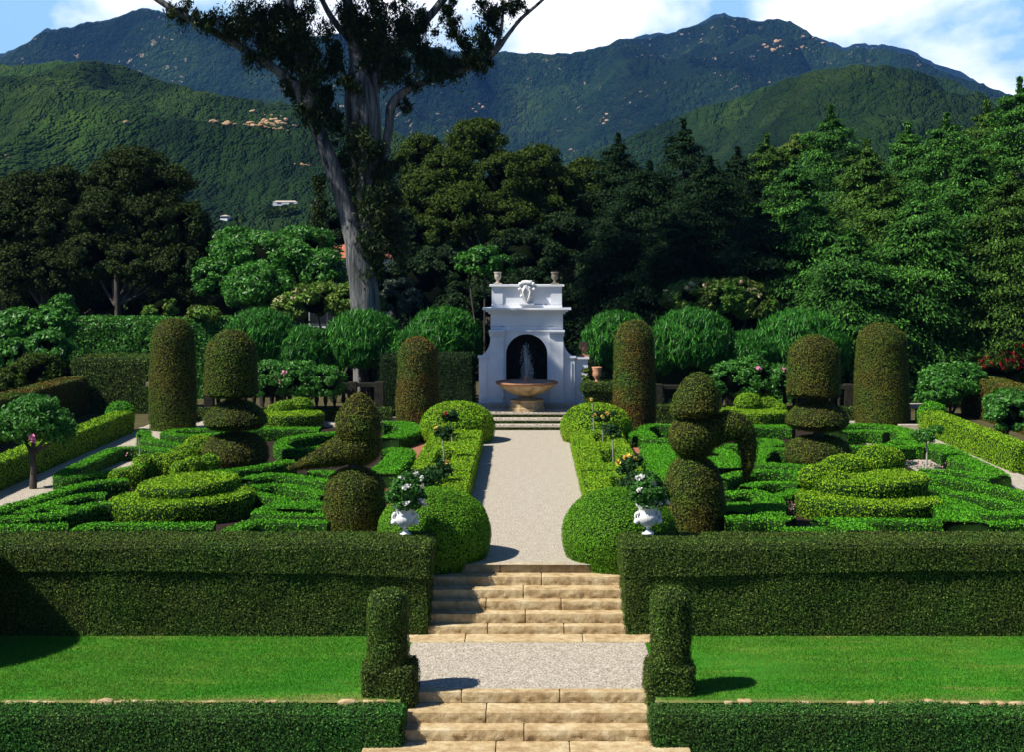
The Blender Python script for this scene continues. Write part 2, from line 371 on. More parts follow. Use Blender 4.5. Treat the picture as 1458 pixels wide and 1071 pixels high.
# chaparral hills
def hillmat(name, c1, c2, c3, rock_amt, rscale=.02, bush=.12, bd=6.0):
    m, t, out = nt(name); p = pos(t)
    c = ramp(t, noise(t, p, .012, 8, .72), [(.34, c1), (.5, c2), (.68, c3)])
    mp_ = t.nodes.new('ShaderNodeMapping'); mp_.inputs['Scale'].default_value = (1, .35, 1); t.links.new(p, mp_.inputs[0])
    nd = t.nodes.new('ShaderNodeTexNoise'); nd.inputs['Scale'].default_value = bush * .8; t.links.new(mp_.outputs[0], nd.inputs['Vector'])
    c = mix(t, 1.0, c, ramp(t, noise(t, p, .0035, 4, .6), [(.38, (.6, .65, .7)), (.5, (1, 1, 1)), (.62, (1.9, 1.75, 1.2))]), 'MULTIPLY')
    v = t.nodes.new('ShaderNodeTexVoronoi'); v.inputs['Scale'].default_value = bush; v.inputs['Detail'].default_value = 3; v.inputs['Roughness'].default_value = .7
    t.links.new(mix(t, .12, mp_.outputs[0], nd.outputs['Color'], 'ADD'), v.inputs['Vector'])
    c = mix(t, 1.0, c, ramp(t, v.outputs['Distance'], [(.15, (1.3, 1.3, 1.3)), (.7, (.5, .5, .5))]), 'MULTIPLY')
    rk = mathn(t, 'MULTIPLY', ramp(t, noise(t, p, rscale * .35, 3, .5), [(.5, (0, 0, 0)), (.62, (1, 1, 1))]), ramp(t, noise(t, p, rscale * 3, 5, .75), [(1 - rock_amt, (0, 0, 0)), (1 - rock_amt + .02, (1, 1, 1))]))
    c = mix(t, rk, c, (.46, .36, .26))
    b = t.nodes.new('ShaderNodeBsdfPrincipled'); t.links.new(c, b.inputs['Base Color']); b.inputs['Roughness'].default_value = .95; b.inputs['Specular IOR Level'].default_value = .05
    bn = t.nodes.new('ShaderNodeBump'); bn.inputs['Strength'].default_value = 1; bn.inputs['Distance'].default_value = bd; bn.invert = True
    t.links.new(v.outputs['Distance'], bn.inputs['Height']); t.links.new(bn.outputs[0], b.inputs['Normal']); t.links.new(b.outputs[0], out.inputs[0]); return m
M['far_hill'] = hillmat('far_hill', (.008, .026, .014), (.018, .050, .020), (.045, .085, .026), .385, .03, .09, 10)
M['near_hill'] = hillmat('near_hill', (.013, .034, .010), (.034, .085, .017), (.095, .16, .03), .25, .02, .2, 4.5)

# ------------------------------------------------------------------ camera, sun, sky
cam = bpy.data.cameras.new('camera'); cam.sensor_width = 36; cam.lens = 36 * F / 1458
cam.shift_x = -21 / 1458; cam.shift_y = -166.5 / 1458; cam.clip_start = .5; cam.clip_end = 20000
co = bpy.data.objects.new('camera', cam); col.objects.link(co); co.location = (0, 0, EYE); co.rotation_euler = (math.pi / 2, 0, 0); sc.camera = co
EL, AZ = D2R(51), D2R(22)
S = Vector((-math.cos(AZ) * math.cos(EL), -math.sin(AZ) * math.cos(EL), math.sin(EL)))
sun = bpy.data.lights.new('sun', 'SUN'); sun.energy = 5.0; sun.angle = D2R(.5); sun.color = (1, .95, .86)
so = bpy.data.objects.new('sun', sun); col.objects.link(so); so.rotation_euler = S.to_track_quat('Z', 'Y').to_euler(); so.location = (-30, -10, 40)
w = bpy.data.worlds.new('World'); sc.world = w; w.use_nodes = True; t = w.node_tree
for n in list(t.nodes): t.nodes.remove(n)
out = t.nodes.new('ShaderNodeOutputWorld'); bg = t.nodes.new('ShaderNodeBackground'); bg.inputs[1].default_value = .032
sky = t.nodes.new('ShaderNodeTexSky'); sky.sky_type = 'NISHITA'; sky.sun_disc = False; sky.sun_elevation = EL
sky.sun_rotation = math.atan2(S.x, S.y) % (2 * math.pi); sky.dust_density = .6; sky.air_density = 1.0; sky.ozone_density = 2.0
tc = t.nodes.new('ShaderNodeTexCoord'); mp = t.nodes.new('ShaderNodeMapping'); mp.inputs['Scale'].default_value = (1, 1, 1.7); mp.inputs['Location'].default_value = (.35, .2, .12)
t.links.new(tc.outputs['Generated'], mp.inputs[0])
sp0 = t.nodes.new('ShaderNodeSeparateXYZ'); t.links.new(tc.outputs['Generated'], sp0.inputs[0])
cl = mathn(t, 'ADD', noise(t, mp.outputs[0], 4.5, 8, .55, .2), ramp(t, mathn(t, 'ADD', sp0.outputs[0], .5), [(.18, (0, 0, 0)), (.33, (.22, .22, .22)), (.55, (.22, .22, .22)), (.58, (.0, .0, .0)), (.63, (.0, .0, .0)), (.67, (.2, .2, .2)), (.79, (.2, .2, .2)), (.84, (.05, .05, .05))]))
fac = ramp(t, cl, [(.54, (0, 0, 0)), (.68, (1, 1, 1))])
sp = t.nodes.new('ShaderNodeSeparateXYZ'); t.links.new(tc.outputs['Generated'], sp.inputs[0])
mk = mathn(t, 'MULTIPLY', ramp(t, sp.outputs[1], [(.3, (0, 0, 0)), (.7, (1, 1, 1))]), ramp(t, sp.outputs[2], [(.22, (1, 1, 1)), (.42, (0, 0, 0))]))
fac = mathn(t, 'MULTIPLY', fac, mk)
skyc = mix(t, 1.0, sky.outputs[0], (.8, 1.15, 1.65), 'MULTIPLY')
low = mathn(t, 'MULTIPLY', ramp(t, sp.outputs[2], [(.0, (.62, .62, .62)), (.30, (.30, .30, .30)), (.5, (0, 0, 0))]), ramp(t, sp.outputs[1], [(.3, (0, 0, 0)), (.8, (1, 1, 1))]))
skyc = mix(t, low, skyc, (20, 33, 41))
cc = mix(t, fac, skyc, (46, 44, 42))
t.links.new(cc, bg.inputs[0]); t.links.new(bg.outputs[0], out.inputs[0])
vs = sc.view_settings; vs.view_transform = 'Standard'; vs.look = 'None'; vs.exposure = .66; vs.gamma = 1
sc.cycles.max_bounces = 5; sc.cycles.diffuse_bounces = 2; sc.cycles.transmission_bounces = 3; sc.cycles.glossy_bounces = 2
sc.cycles.volume_bounces = 0; sc.cycles.use_denoising = True; sc.cycles.sample_clamp_indirect = 4

# ================================================================== THE SETTING
def sheet(name, x0, x1, y0, y1, z, mat, nx=2, ny=2, amp=0, kind='structure'):
    X, Y = np.meshgrid(np.linspace(x0, x1, nx), np.linspace(y0, y1, ny), indexing='ij')
    V = np.stack([X.ravel(), Y.ravel(), np.full(X.size, z)], 1)
    if amp: V[:, 2] += amp * fbm(V, .7, 3, 3)
    mb = MB(); mb.add(V, grid_q(nx, ny)); o = mb.build(name, mat); return tag(o, kind=kind)
# one folded ground sheet: low court, lawn terrace, parterre, out to the hills
prof = [(-300, -2.6), (23.75, -2.6), (23.78, -1.03), (28.95, -1.03), (29.0, -.03), (130, -.03), (400, -.5), (7500, -1.0)]
V = []
for y, z in prof:
    for x in (-5500, -400, -60, 60, 400, 5500): V.append((x, y, z))
mb = MB(); mb.add(V, grid_q(len(prof), 6)[:, ::-1]); tag(mb.build('ground', M['ground']), kind='structure')
tag(sheet('lawn', -26, -2.0, 23.22, 28.0, -1.0, M['lawn'], 60, 12, .03), kind='structure')
tag(sheet('lawn', 2.05, 26, 23.22, 28.0, -1.0, M['lawn'], 60, 12, .03), kind='structure')
sheet('gravel_landing', -2.1, 2.15, 23.96, 26.87, -.99, M['gravel'])
sheet('gravel_path', -1.62, 1.62, 28.9, 51.8, 0.0, M['gravel'])
sheet('gravel_path', -13.75, -11.0, 28.5, 52.6, -.004, M['gravel'])
sheet('gravel_path', 11.0, 13.75, 28.5, 52.6, -.004, M['gravel'])
sheet('gravel_path', -13.7, 13.7, 52.6, 56, -.012, M['gravel'])
sheet('soil', -11.0, -1.5, 29.05, 52.6, -.016, M['soil'])
sheet('soil', 1.5, 11.0, 29.05, 52.6, -.016, M['soil'])
def brick_path(side):
    P = []
    for y in np.linspace(30.5, 51.5, 40):
        b = .12 * math.sin((y - 30) * .35)
        P.append((side * (3.42 + b * .5), y))
    V = []
    for x, y in P: V += [(x - .36, y, .0), (x + .36, y, .0)]
    mb = MB(); mb.add(V, grid_q(40, 2)[:, ::-1]); tag(mb.build('brick_path', M['brick']), kind='structure')
brick_path(-1); brick_path(1)
for a_, b_ in ((-40, -1.98), (2.05, 40)):
    mb = MB(); V, Q = box(a_, b_, 23.05, 23.78, -2.62, -1.05, 2, 0); mb.add(V, Q); tag(mb.build('retaining_wall', M['old_stone'], smooth=False), 'stone retaining wall hidden behind the low hedge, ' + ('left' if a_ < 0 else 'right') + ' of the lower steps', 'wall')
# grass blades on the two lawns
def blades(x0, x1, y0, y1, z, n):
    P = np.stack([rng.uniform(x0, x1, n), rng.uniform(y0, y1, n), np.full(n, z)], 1); a = rng.uniform(0, np.pi, n)
    w = .006; h = rng.uniform(.015, .04, n); dx = np.stack([np.cos(a) * w, np.sin(a) * w, 0 * a], 1)
    tip = P + np.stack([rng.normal(0, .012, n), rng.normal(0, .012, n), h], 1)
    V = np.stack([P - dx, P + dx, tip], 1).reshape(-1, 3); mb = MB(); mb.add(V, np.arange(3 * n).reshape(-1, 3)); return mb
b1 = blades(-12, -2.1, 23.35, 27.3, -1.0, 110000); tag(b1.build('grass', M['blade']), kind='stuff')
b1 = blades(2.15, 12, 23.35, 27.3, -1.0, 110000); tag(b1.build('grass', M['blade']), kind='stuff')

# ------------------------------------------------------------------ hills
def ridge(name, crest, d_crest, d0, d1, mat, na=420, nr=150, amp=60, seed=3, rscale=1 / 500., foot=0.35, zfoot=-1, arange=(-.62, .62), power=1.0):
    cu = np.array([c[0] for c in crest], float); cv = np.array([c[1] for c in crest], float)
    A = np.linspace(arange[0], arange[1], na); Rr = np.concatenate([np.linspace(0, 1, nr), 1 + np.linspace(.02, .5, 20)])
    u = A * F + CX; el = (HY - np.interp(u, cu, cv)) / F
    el = el + .0012 * vnoise(np.stack([u, 0 * u, 0 * u], 1), .05, seed) + .0007 * vnoise(np.stack([u, 0 * u, 0 * u], 1), .16, seed + 1)
    dc = d_crest * (1 + .10 * vnoise(np.stack([A, 0 * A, 0 * A], 1), 3.1, seed + 3))
    V = np.zeros((na, len(Rr), 3))
    for j, r in enumerate(Rr):
        if r <= 1: d = d0 + (dc - d0) * r; k = r ** foot if foot > 1 else (1 - (1 - r) ** 1.0)
        else: d = dc + (r - 1) * 2 * (d1 - dc); k = None
        X = A * d; Pn = np.stack([X, d, 0 * d], 1)
        rg = 1 - 2 * np.abs(fbm(Pn, rscale, 5, seed + 5, .5)); 
        if r <= 1:
            z = (EYE + el * dc) * (r ** power)
            env = math.sin(math.pi * min(1, r)) ** .8 if r < 1 else 0
            z = z + (rg - .6) * amp * env
            z = np.minimum(z, EYE + el * d * .995 + (1 - r) * 0) if r < 1 else z
        else:
            z = (EYE + el * dc) * max(0, 1 - (r - 1) * 2.2) + (rg - .6) * amp * .3
        V[:, j, 0] = X; V[:, j, 1] = d; V[:, j, 2] = np.where(z > zfoot, z, zfoot)
    mb = MB(); mb.add(V.reshape(-1, 3), grid_q(na, len(Rr))[:, ::1]); o = mb.build(name, mat, origin=(0, 0, 0)); tag(o, kind='structure'); return o, V
farcrest = [(-700, 120), (-300, 140), (-80, 120), (5, 78), (30, 62), (60, 45), (95, 38), (150, 27), (195, 14), (215, 11), (250, 17), (300, 30), (360, 48), (430, 48), (490, 50), (560, 60), (640, 70), (700, 72), (750, 76), (815, 75), (850, 66), (890, 56), (950, 47), (1000, 30), (1030, 23), (1060, 27), (1125, 29), (1150, 44), (1178, 66), (1210, 69), (1260, 66), (1290, 74), (1340, 98), (1400, 120), (1450, 140), (1550, 170), (2200, 210)]
fh, VF = ridge('mountains', farcrest, 3600, 1200, 4600, M['far_hill'], 560, 170, 330, 3, 1 / 620., power=.85)
lc = [(-700, 60), (-200, 84), (5, 92), (60, 86), (125, 84), (170, 92), (210, 106), (270, 124), (340, 138), (420, 148), (500, 165), (570, 190), (640, 225), (720, 275), (800, 330), (860, 362), (2200, 370)]
lh, VL = ridge('left_hill', lc, 1500, 260, 1900, M['near_hill'], 460, 150, 95, 21, 1 / 210., power=.9, arange=(-.62, .1))
rc = [(400, 372), (640, 362), (720, 320), (790, 245), (830, 222), (900, 190), (1000, 152), (1060, 132), (1120, 108), (1180, 96), (1230, 90), (1290, 95), (1350, 112), (1420, 140), (1500, 160), (2200, 180)]
rh, VR = ridge('right_hill', rc, 1700, 300, 2200, M['near_hill'], 460, 150, 110, 43, 1 / 230., power=.9, arange=(-.12, .62))
def on_hill(V, u, v):
    """nearest point of a hill surface seen at a picture direction"""
    P = V.reshape(-1, 3); uu = P[:, 0] / P[:, 1] * F + CX; vv = HY - (P[:, 2] - EYE) / P[:, 1] * F
    e = (uu - u) ** 2 + (vv - v) ** 2; c = np.where(e < e.min() + 16)[0]; return P[c[np.argmin(P[c, 1])]]
def boulders(HV, u, v, n, wu, wv, r0, label):
    """each rock sits on its own spot of the slope, partly sunk"""
    mb = MB(); n = int(n * 2.6)
    for k in range(n):
        p = on_hill(HV, u + rng.normal(0, wu), v + rng.normal(0, wv)); r = r0 * p[1] / F * (.22 + .95 * rng.random() ** 2.4)
        V, Q = sphere((0, 0, 0), r, 9, .8, 1.5, 1, rng.uniform(0, 3)); V = V * (1 + .55 * fbm(V + p, 1.3 / r, 2, k)[:, None]); mb.add(V + p + [0, 0, r * .05], Q)
    tag(mb.build('rock_outcrop', M['rock'], smooth=False), label, 'rocks', 'rock outcrops on the hills')
boulders(VL, 162, 179, 6, 7, 1.2, 4.5, 'small tan rock outcrop alone on the left green hillside')
boulders(VL, 313, 187, 7, 6, 2, 4.5, 'darker tan rock pile at the left end of the wide outcrop on the near hill')
boulders(VL, 368, 177, 38, 19, 8, 4.8, 'widest tan rock outcrop on the near hill left of the big tree')
boulders(VL, 345, 195, 6, 7, .8, 3, 'low flat rocks just under the wide outcrop on the near hill')
boulders(VL, 188, 190, 6, 11, .8, 2.6, 'thin line of tan rocks right of the small tan outcrop')
boulders(VL, 430, 238, 6, 7, 2, 3, 'tan rocks on the hill just left of the leaning trunk')
boulders(VL, 15, 220, 4, 5, 1, 3, 'brown rocks at the left edge above the dark oaks')
for q, (a, b_, nn, ww, rr, lb) in enumerate([
    (1150, 62, 16, 14, 3.2, 'pale cliff rocks on the shoulder of the highest right peak'),
    (1108, 66, 6, 9, 3.2, 'tan rocks just below the right summit ridge'),
    (685, 153, 3, 3, 3, 'single pale rock patch on the far slope right of the big tree'),
    (815, 212, 3, 3, 2.5, 'tiny pale rocks low at the foot of the right hill'),
    (860, 170, 5, 8, 2.5, 'pale rocks in the far blue gully')]):
    boulders(VF, a, b_, nn, ww, ww * .45, rr, lb)
def house(name, c, w, dp, h, rot, label, roofh=1.0, rows=1, nwin=4, flat=False):
    e = empty(name, c, label, 'house')
    def tr(V):
        V = np.array(V, float); cs, sn = math.cos(rot), math.sin(rot)
        return np.stack([V[:, 0] * cs - V[:, 1] * sn + c[0], V[:, 0] * sn + V[:, 1] * cs + c[1], V[:, 2] + c[2]], 1)
    V, Q = box(-w / 2, w / 2, -dp / 2, dp / 2, -.4, h, 3); mb = MB(); mb.add(tr(V), Q); mb.build('wall', M['plaster'], e, smooth=False)
    ov = min(.4, h * .08)
    V = [(-w/2-ov, -dp/2-ov, h), (w/2+ov, -dp/2-ov, h), (w/2+ov, dp/2+ov, h), (-w/2-ov, dp/2+ov, h), (-w/2+dp*.3, 0, h+roofh), (w/2-dp*.3, 0, h+roofh)]
    mb = MB(); mb.add(tr(V), [[0, 1, 5, 4], [2, 3, 4, 5]]); mb.add(tr(V), [[1, 2, 5], [3, 0, 4]]); mb.build('roof', M['roof'] if not flat else M['pale_stone'], e, smooth=False)
    for k in range(nwin):
        x = -w / 2 + w * (k + .5) / nwin; V, Q = box(x - .5, x + .5, -dp / 2 - .05, -dp / 2 + .02, h * .35, h * .8, 2); mb = MB(); mb.add(tr(V), Q); mb.build('window', M['window'], e, smooth=False)
    return e
p = on_hill(VL, 404, 295); house('hill_house', tuple(p), 11.5 * p[1] / 700, 2.2, 1.0 * p[1] / 700, .06, 'long low white house on the green hillside left of the big tree', .4, flat=True, nwin=2)
p = on_hill(VL, 317, 312); house('hill_house', tuple(p), 2.6 * p[1] / 500, 2, 1.0 * p[1] / 500, -.2, 'tiny pale house showing above the dark oaks', .3, nwin=2, flat=True)

def hill_bush(u, v, n, label):
    bl = []
    for k in range(n):
        p_ = on_hill(VL, u + rng.uniform(-22, 22), v + rng.uniform(-1, 4)); r_ = p_[1] / F * rng.uniform(5, 10); bl.append((*p_, r_ * 1.2, r_, r_ * .8))
    P, N = clump_points(bl, 3500 * n, 20, .4); mb = MB(); mb.add(*leaves(P, N, 1.1, .8, .6))
    for b in bl: V, Q = sphere((0, 0, 0), 1, 10); mb.add(V * np.array(b[3:6]) * .7 + np.array(b[:3]), Q, 1)
    tag(mb.build('scrub', [M['oak_olive'], M['core_dark']]), kind='stuff')
hill_bush(405, 303, 12, ''); hill_bush(318, 317, 6, '')
# haze: real air between the garden and the mountains
mb = MB(); V, Q = box(-5600, 5600, -320, 7600, -3.6, 960, 4000, 0, True); mb.add(V, Q)
m, t, out = nt('haze'); pv = t.nodes.new('ShaderNodeVolumePrincipled'); pv.inputs['Color'].default_value = (.12, .36, .95, 1); pv.inputs['Density'].default_value = .00008
pv.inputs['Anisotropy'].default_value = 0.0; t.links.new(pv.outputs[0], out.inputs['Volume'])
tag(mb.build('haze', m, smooth=False), kind='stuff')

# ================================================================== STONE STAIRS
def stair(name, origin, label, rows, group=None, mat='stone', rough=.034):
    """rows: (x0, x1, y_front, y_back, z_top, riser, joints)"""
    e = empty(name, origin, label, 'staircase', group)
    for k, (x0, x1, yf, yb, zt, h, joints) in enumerate(rows):
        xs = [x0] + sorted(joints) + [x1]; mb = MB()
        for a, b_ in zip(xs[:-1], xs[1:]):
            V, Q = box(a + .005, b_ - .005, yf, yb, zt - h, zt, .035, .018, bottom=False)
            fr = np.clip((yf + .10 - V[:, 1]) / .10, 0, 1) * np.clip((zt - .03 - V[:, 2]) / .02, 0, 1)
            n = fbm(V * np.array([1, 1, 1.8]), 10, 4, 31 + k, .7)
            V = V + np.stack([0 * n, -fr * (rough * (n + .25)), 0 * n], 1)
            V[:, 2] += .004 * fbm(V, 3, 2, 9)
            mb.add(V, Q)
        mb.build('step', M[mat], e)
    return e
def jx(u, yd, z): return u
s = lambda u, d: (u - CX) / F * d
stair('stone_staircase', (0, 28, -1), 'upper flight of sandstone steps rising between the two tall hedges to the white gravel path', [
    (-1.30, 1.45, 28.97, 29.12, 0.003, .165, [s(712, 29)]),
    (-1.95, 1.95, 28.58, 29.0, -.165, .165, [s(771, 28.6)]),
    (-1.95, 1.95, 28.2, 28.62, -.33, .165, [s(745, 28.2)]),
    (-1.95, 1.95, 27.95, 28.24, -.495, .165, [s(692, 28), s(799, 28)]),
    (-1.95, 1.95, 27.64, 27.99, -.66, .165, [s(748, 27.6)]),
    (-2.25, 2.35, 27.40, 27.68, -.83, .165, [s(694, 27.4), s(803, 27.4)]),
    (-2.25, 2.35, 26.85, 27.44, -.972, .10, [s(662, 27), s(830, 27)])])
stair('stone_staircase', (0, 23, -2), 'lower flight of sandstone steps at the bottom of the picture', [
    (-1.95, 2.0, 23.75, 23.98, -.982, .165, [s(657, 23.8), s(797, 23.8)]),
    (-2.0, 2.05, 23.25, 23.79, -1.155, .165, [s(692, 23.3)]),
    (-2.1, 2.15, 22.9, 23.29, -1.32, .165, [s(746, 22.9)]),
    (-2.52, 2.5, 21.6, 22.94, -1.49, .165, [s(706, 22.7), s(811, 22.7)])])
# fountain terrace: stone treads with ivy-faced risers
e = empty('terrace_steps', (0, 52.5, 0), 'three low steps with ivy on their risers in front of the white fountain wall', 'staircase')
for k, (yf, zt) in enumerate(((51.6, .15), (52.3, .3), (53.0, .45))):
    x0, x1 = (-1.75, 1.8) if k < 2 else (-2.0, 2.05)
    mb = MB(); V, Q = box(x0, x1, yf - .04, yf + .74 if k < 2 else yf + .4, zt - .05, zt, .3, .01); mb.add(V, Q); mb.build('tread', M['pale_stone'], e)
    mb = MB(); V, Q = box(x0 + .02, x1 - .02, yf, yf + .2, zt - .15, zt - .053, .1, 0); clip_add(mb, V, Q, 700, .05, amp=.01, lift=.01); mb.build('ivy_riser', [M['core'], M['hedge']], e)
mb = MB(); V, Q = box(-2.5, 2.6, 53.4, 57, .2, .447, .5, .01); mb.add(V, Q); tag(mb.build('terrace', M['pale_stone']), kind='structure')

# ================================================================== CLIPPED HEDGES
def hedge(name, V, Q, label, cat='hedge', dens=900, L=.045, core='core', leaf='hedge', amp=.03, group=None, scale=2.0, parent=None, seed=0, W=None, jit=.34, lift=.0, side=1.0):
    mb = MB(); clip_add(mb, V, Q, dens, L, W, amp=amp, scale=scale, seed=seed, jit=jit, lift=lift, side=side)
    return tag(mb.build(name, [M[core], M[leaf]], parent), label, cat if parent is None else None, group)
def join(*vq):
    mb = MB()
    for V, Q in vq: mb.add(V, Q)
    return np.concatenate(mb.V), np.concatenate([q for q, _ in mb.Q])
# big terrace hedges: lower bank, and a fuller capping row that overhangs it
for sgn, nm in ((-1, 'left'), (1, 'right')):
    xi = 1.84
    X = sorted([sgn * xi, sgn * 14.5])
    V1, Q1 = box(X[0], X[1], 27.36, 28.5, -1.02, .34, .14, .05)
    V2, Q2 = box(X[0] - (.06 if sgn > 0 else 0), X[1] + (.06 if sgn < 0 else 0), 27.30, 28.58, .22, .70, .11, .10)
    # the ledge line sinks toward the stairs
    k = np.clip((6.5 - np.abs(V2[:, 0])) / 5, 0, 1); V2[:, 2] -= (.13 * k) * (V2[:, 2] < .45)
    if sgn < 0: V2[:, 2] += np.clip((.0), 0, 1)
    e = empty('terrace_hedge', (sgn * 8, 27.9, -1), f'tall dark clipped hedge with an overhanging top band behind the {nm} lawn', 'hedge', 'terrace hedges either side of the stairs')
    hedge('hedge_bank', V1, Q1, None, dens=2500, L=.034, leaf='hedge', amp=.05, parent=e, seed=3 + sgn, scale=1.2)
    hedge('hedge_cap', V2, Q2, None, dens=2700, L=.034, leaf='hedge', amp=.04, parent=e, seed=6 + sgn, scale=1.6)
# low ivy hedge against the lower retaining wall
for sgn, nm in ((-1, 'left'), (1, 'right')):
    X = sorted([sgn * 1.93, sgn * 13.5])
    V, Q = box(X[0], X[1], 22.6, 23.27, -2.6, -1.02, .11, .05)
    hedge('retaining_hedge', V, Q, f'ivy green clipped hedge along the foot of the {nm} lawn', dens=2600, L=.036, leaf='hedge_low', amp=.04, seed=12 + sgn, scale=1.0, group='low hedges at the bottom of the picture')
    # rough coping stones half buried between lawn and hedge
    mb = MB(); x = 2.2
    while x < 13:
        wd = rng.uniform(.08, .38)
        if rng.random() < (.75 if sgn < 0 else .5):
            V, Q = box(x, x + wd, 23.2, 23.26 + rng.uniform(.03, .14), -1.1, -.985 + rng.uniform(-.015, .02), .05, .03)
            V = disp(V, .03, 6, int(x * 10)); V[:, 0] *= 1
            if sgn < 0: V[:, 0] *= -1; Q = Q[:, ::-1]
            mb.add(V, Q)
        x += wd + rng.uniform(.01, .10)
    tag(mb.build('stone_coping', M['stone']), f'row of rough tan coping stones between the {nm} lawn and the low hedge', 'stones')
# square-footed round-topped gate posts of clipped hedge
for (x, y, h, hb, lb) in ((-2.24, 23.82, 1.66, .48, 'left clipped hedge post with a rounded top beside the lower steps'), (2.33, 23.9, 1.66, .48, 'right clipped hedge post with a rounded top beside the lower steps')):
    e = empty('hedge_post', (x, y, -1.0), lb, 'topiary', 'round-topped hedge posts at the stair landing')
    V, Q = box(x - .39, x + (.46 if x < 0 else .37), y - .38, y + .38, -1.3, -1.0 + hb, .1, .09); hedge('post_base', V, Q, None, dens=2600, L=.034, amp=.04, parent=e, leaf='hedge')
    V, Q = box(x - .31, x + .31, y - .33, y + .33, -1.0 + hb - .1, -1.0 + h, .06, .25); hedge('post_shaft', V, Q, None, dens=2600, L=.034, amp=.035, parent=e, leaf='hedge', scale=3)
# off to the left a cone of clipped yew throws its shadow over the lawn
V, Q = lathe([(1.5, 0), (1.75, .8), (1.7, 1.8), (1.2, 2.7), (.5, 3.5), (0, 3.8)], (-11.45, 26.0, -1), 28); hedge('cone_topiary', V, Q, 'large clipped yew cone on the lawn just past the left edge', 'topiary', dens=500, L=.06, leaf='yew', core='core_brown')

# box domes
for (x, y, R, H, lb) in ((-1.87, 29.75, 1.13, 1.36, 'large round green box dome left of the top step'), (1.86, 29.75, 1.13, 1.36, 'large round green box dome right of the top step'),
                         (-2.28, 48.6, 1.22, 1.27, 'far round box dome left of the fountain steps'), (2.28, 48.6, 1.15, 1.22, 'far round box dome right of the fountain steps')):
    V, Q = lathe([(R * .8, -.3), (R * .9, .0), (R * .97, .2), (R, .42)] + arc(R, .42, H, 2.15, 12)[1:], (x, y, -.02), 44)
    near = y < 40
    hedge('box_dome', V, Q, lb, 'box bush', dens=2600 if near else 1100, L=.035 if near else .05, core='core_lime', leaf='box_lime' if not near else 'box_bright', amp=.035, group='round box domes by the central path')

# box-hedge beds of standard roses beside the path
def bed_section(side, y0, y1, z, lb, well=(.45, .75)):
    xi, xo = side * 1.42, side * 3.0
    X = sorted([xi, xo]); wx = sorted([side * 2.05, side * 2.55]); ya = y0 + (y1 - y0) * well[0]; yb = y0 + (y1 - y0) * well[1]
    parts = [box(X[0], X[1], y0, ya, -.02, z, .14, .045), box(X[0], X[1], yb, y1, -.02, z, .14, .045), box(X[0], wx[0], ya - .05, yb + .05, -.02, z - .004, .14, .04), box(wx[1], X[1], ya - .05, yb + .05, -.02, z - .004, .14, .04)]
    V, Q = join(*parts)
    hedge('box_hedge_bed', V, Q, lb, 'box hedge', dens=1300, L=.042, core='core_lime', leaf='box_lime', amp=.02, group='square box-hedge beds of roses beside the central path')
secs = [(30.4, 37.98, .50), (38.02, 43.08, .53), (43.12, 47.2, .50)]
for side, nm in ((-1, 'left'), (1, 'right')):
    for (y0, y1, z), wh in zip(secs, ('nearest', 'middle', 'farthest')):
        bed_section(side, y0, y1, z, f'{wh} lime green box-hedge bed {nm} of the central path, counted from the stairs', (.54, .88) if y0 < 31 else (.27, .78))
# thin pale edging flags crossing the shaded side of the path
for y in (38.0, 43.1):
    mb = MB(); V, Q = box(-1.62, -1.03, y - .06, y + .06, -.02, .012, .2, .004); mb.add(V, Q); tag(mb.build('edging_slab', M['pale_stone']), 'pale stone strip set in the gravel at the ' + ('nearer' if y < 40 else 'farther') + ' joint of the left hedge beds', 'stone strip')

# ------------------------------------------------------------------ low parterre scrolls
def tr(P, z=.34): return [gp(u, v, z) for u, v in P]
def scroll(label, strokes, w=.42, h=.36, leaf='box', fills=()):
    mb = MB()
    for s_ in strokes:
        closed = False; ww = w
        if isinstance(s_, dict): closed = s_.get('c', False); ww = s_.get('w', w); s_ = s_['p']
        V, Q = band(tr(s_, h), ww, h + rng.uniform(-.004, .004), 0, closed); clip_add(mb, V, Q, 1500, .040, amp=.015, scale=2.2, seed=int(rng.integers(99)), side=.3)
    for (u, v, ru, rd) in fills:
        x, y = gp(u, v, h); V, Q = lathe([(1, 0), (1, h * .7)] + [(.97, h * .93), (.85, h), (.4, h), (0, h)], (x, y, 0), 32, ru, rd)
        clip_add(mb, V, Q, 800, .05, amp=.02)
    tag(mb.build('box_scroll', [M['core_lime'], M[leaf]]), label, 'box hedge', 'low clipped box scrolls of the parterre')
C = lambda p, **k: dict(p=p, **k)
# left garden
scroll('leaf-shaped ring of low box beside the left gravel path', [C([(88, 676), (111, 664), (143, 649), (167, 640), (198, 638), (232, 641), (252, 647), (232, 654), (205, 662), (180, 669), (150, 674), (118, 678), (97, 681)], c=True)])
scroll('long low box line running up from the left edge under the leaf-shaped ring', [C([(-20, 731), (6, 724), (40, 715), (79, 703), (111, 693), (143, 687), (182, 684)])])
scroll('pointed double curl of low box near the left edge', [C([(28, 733), (63, 721), (95, 712), (125, 706), (152, 705)]), C([(40, 736), (79, 733), (111, 726), (135, 719), (155, 717)]), C([(-15, 740), (15, 738), (45, 737)]), C([(62, 724), (85, 723), (104, 724)], w=.4)])
scroll('straight low box line at the left edge just behind the terrace hedge', [C([(-60, 751), (10, 751), (60, 750), (97, 748)]), C([(112, 757), (130, 749), (170, 748), (240, 749), (306, 748)])])
scroll('small hooked box ring at the foot of the tall left column', [C([(206, 614), (205, 620), (216, 627), (239, 632), (272, 635), (290, 637)]), C([(238, 617), (255, 613), (285, 612), (312, 613), (318, 617), (300, 620), (262, 621)], c=True, w=.45)])
scroll('straight box line behind the round yew mounds on the left', [C([(340, 612), (390, 611), (456, 611)], w=.7)])
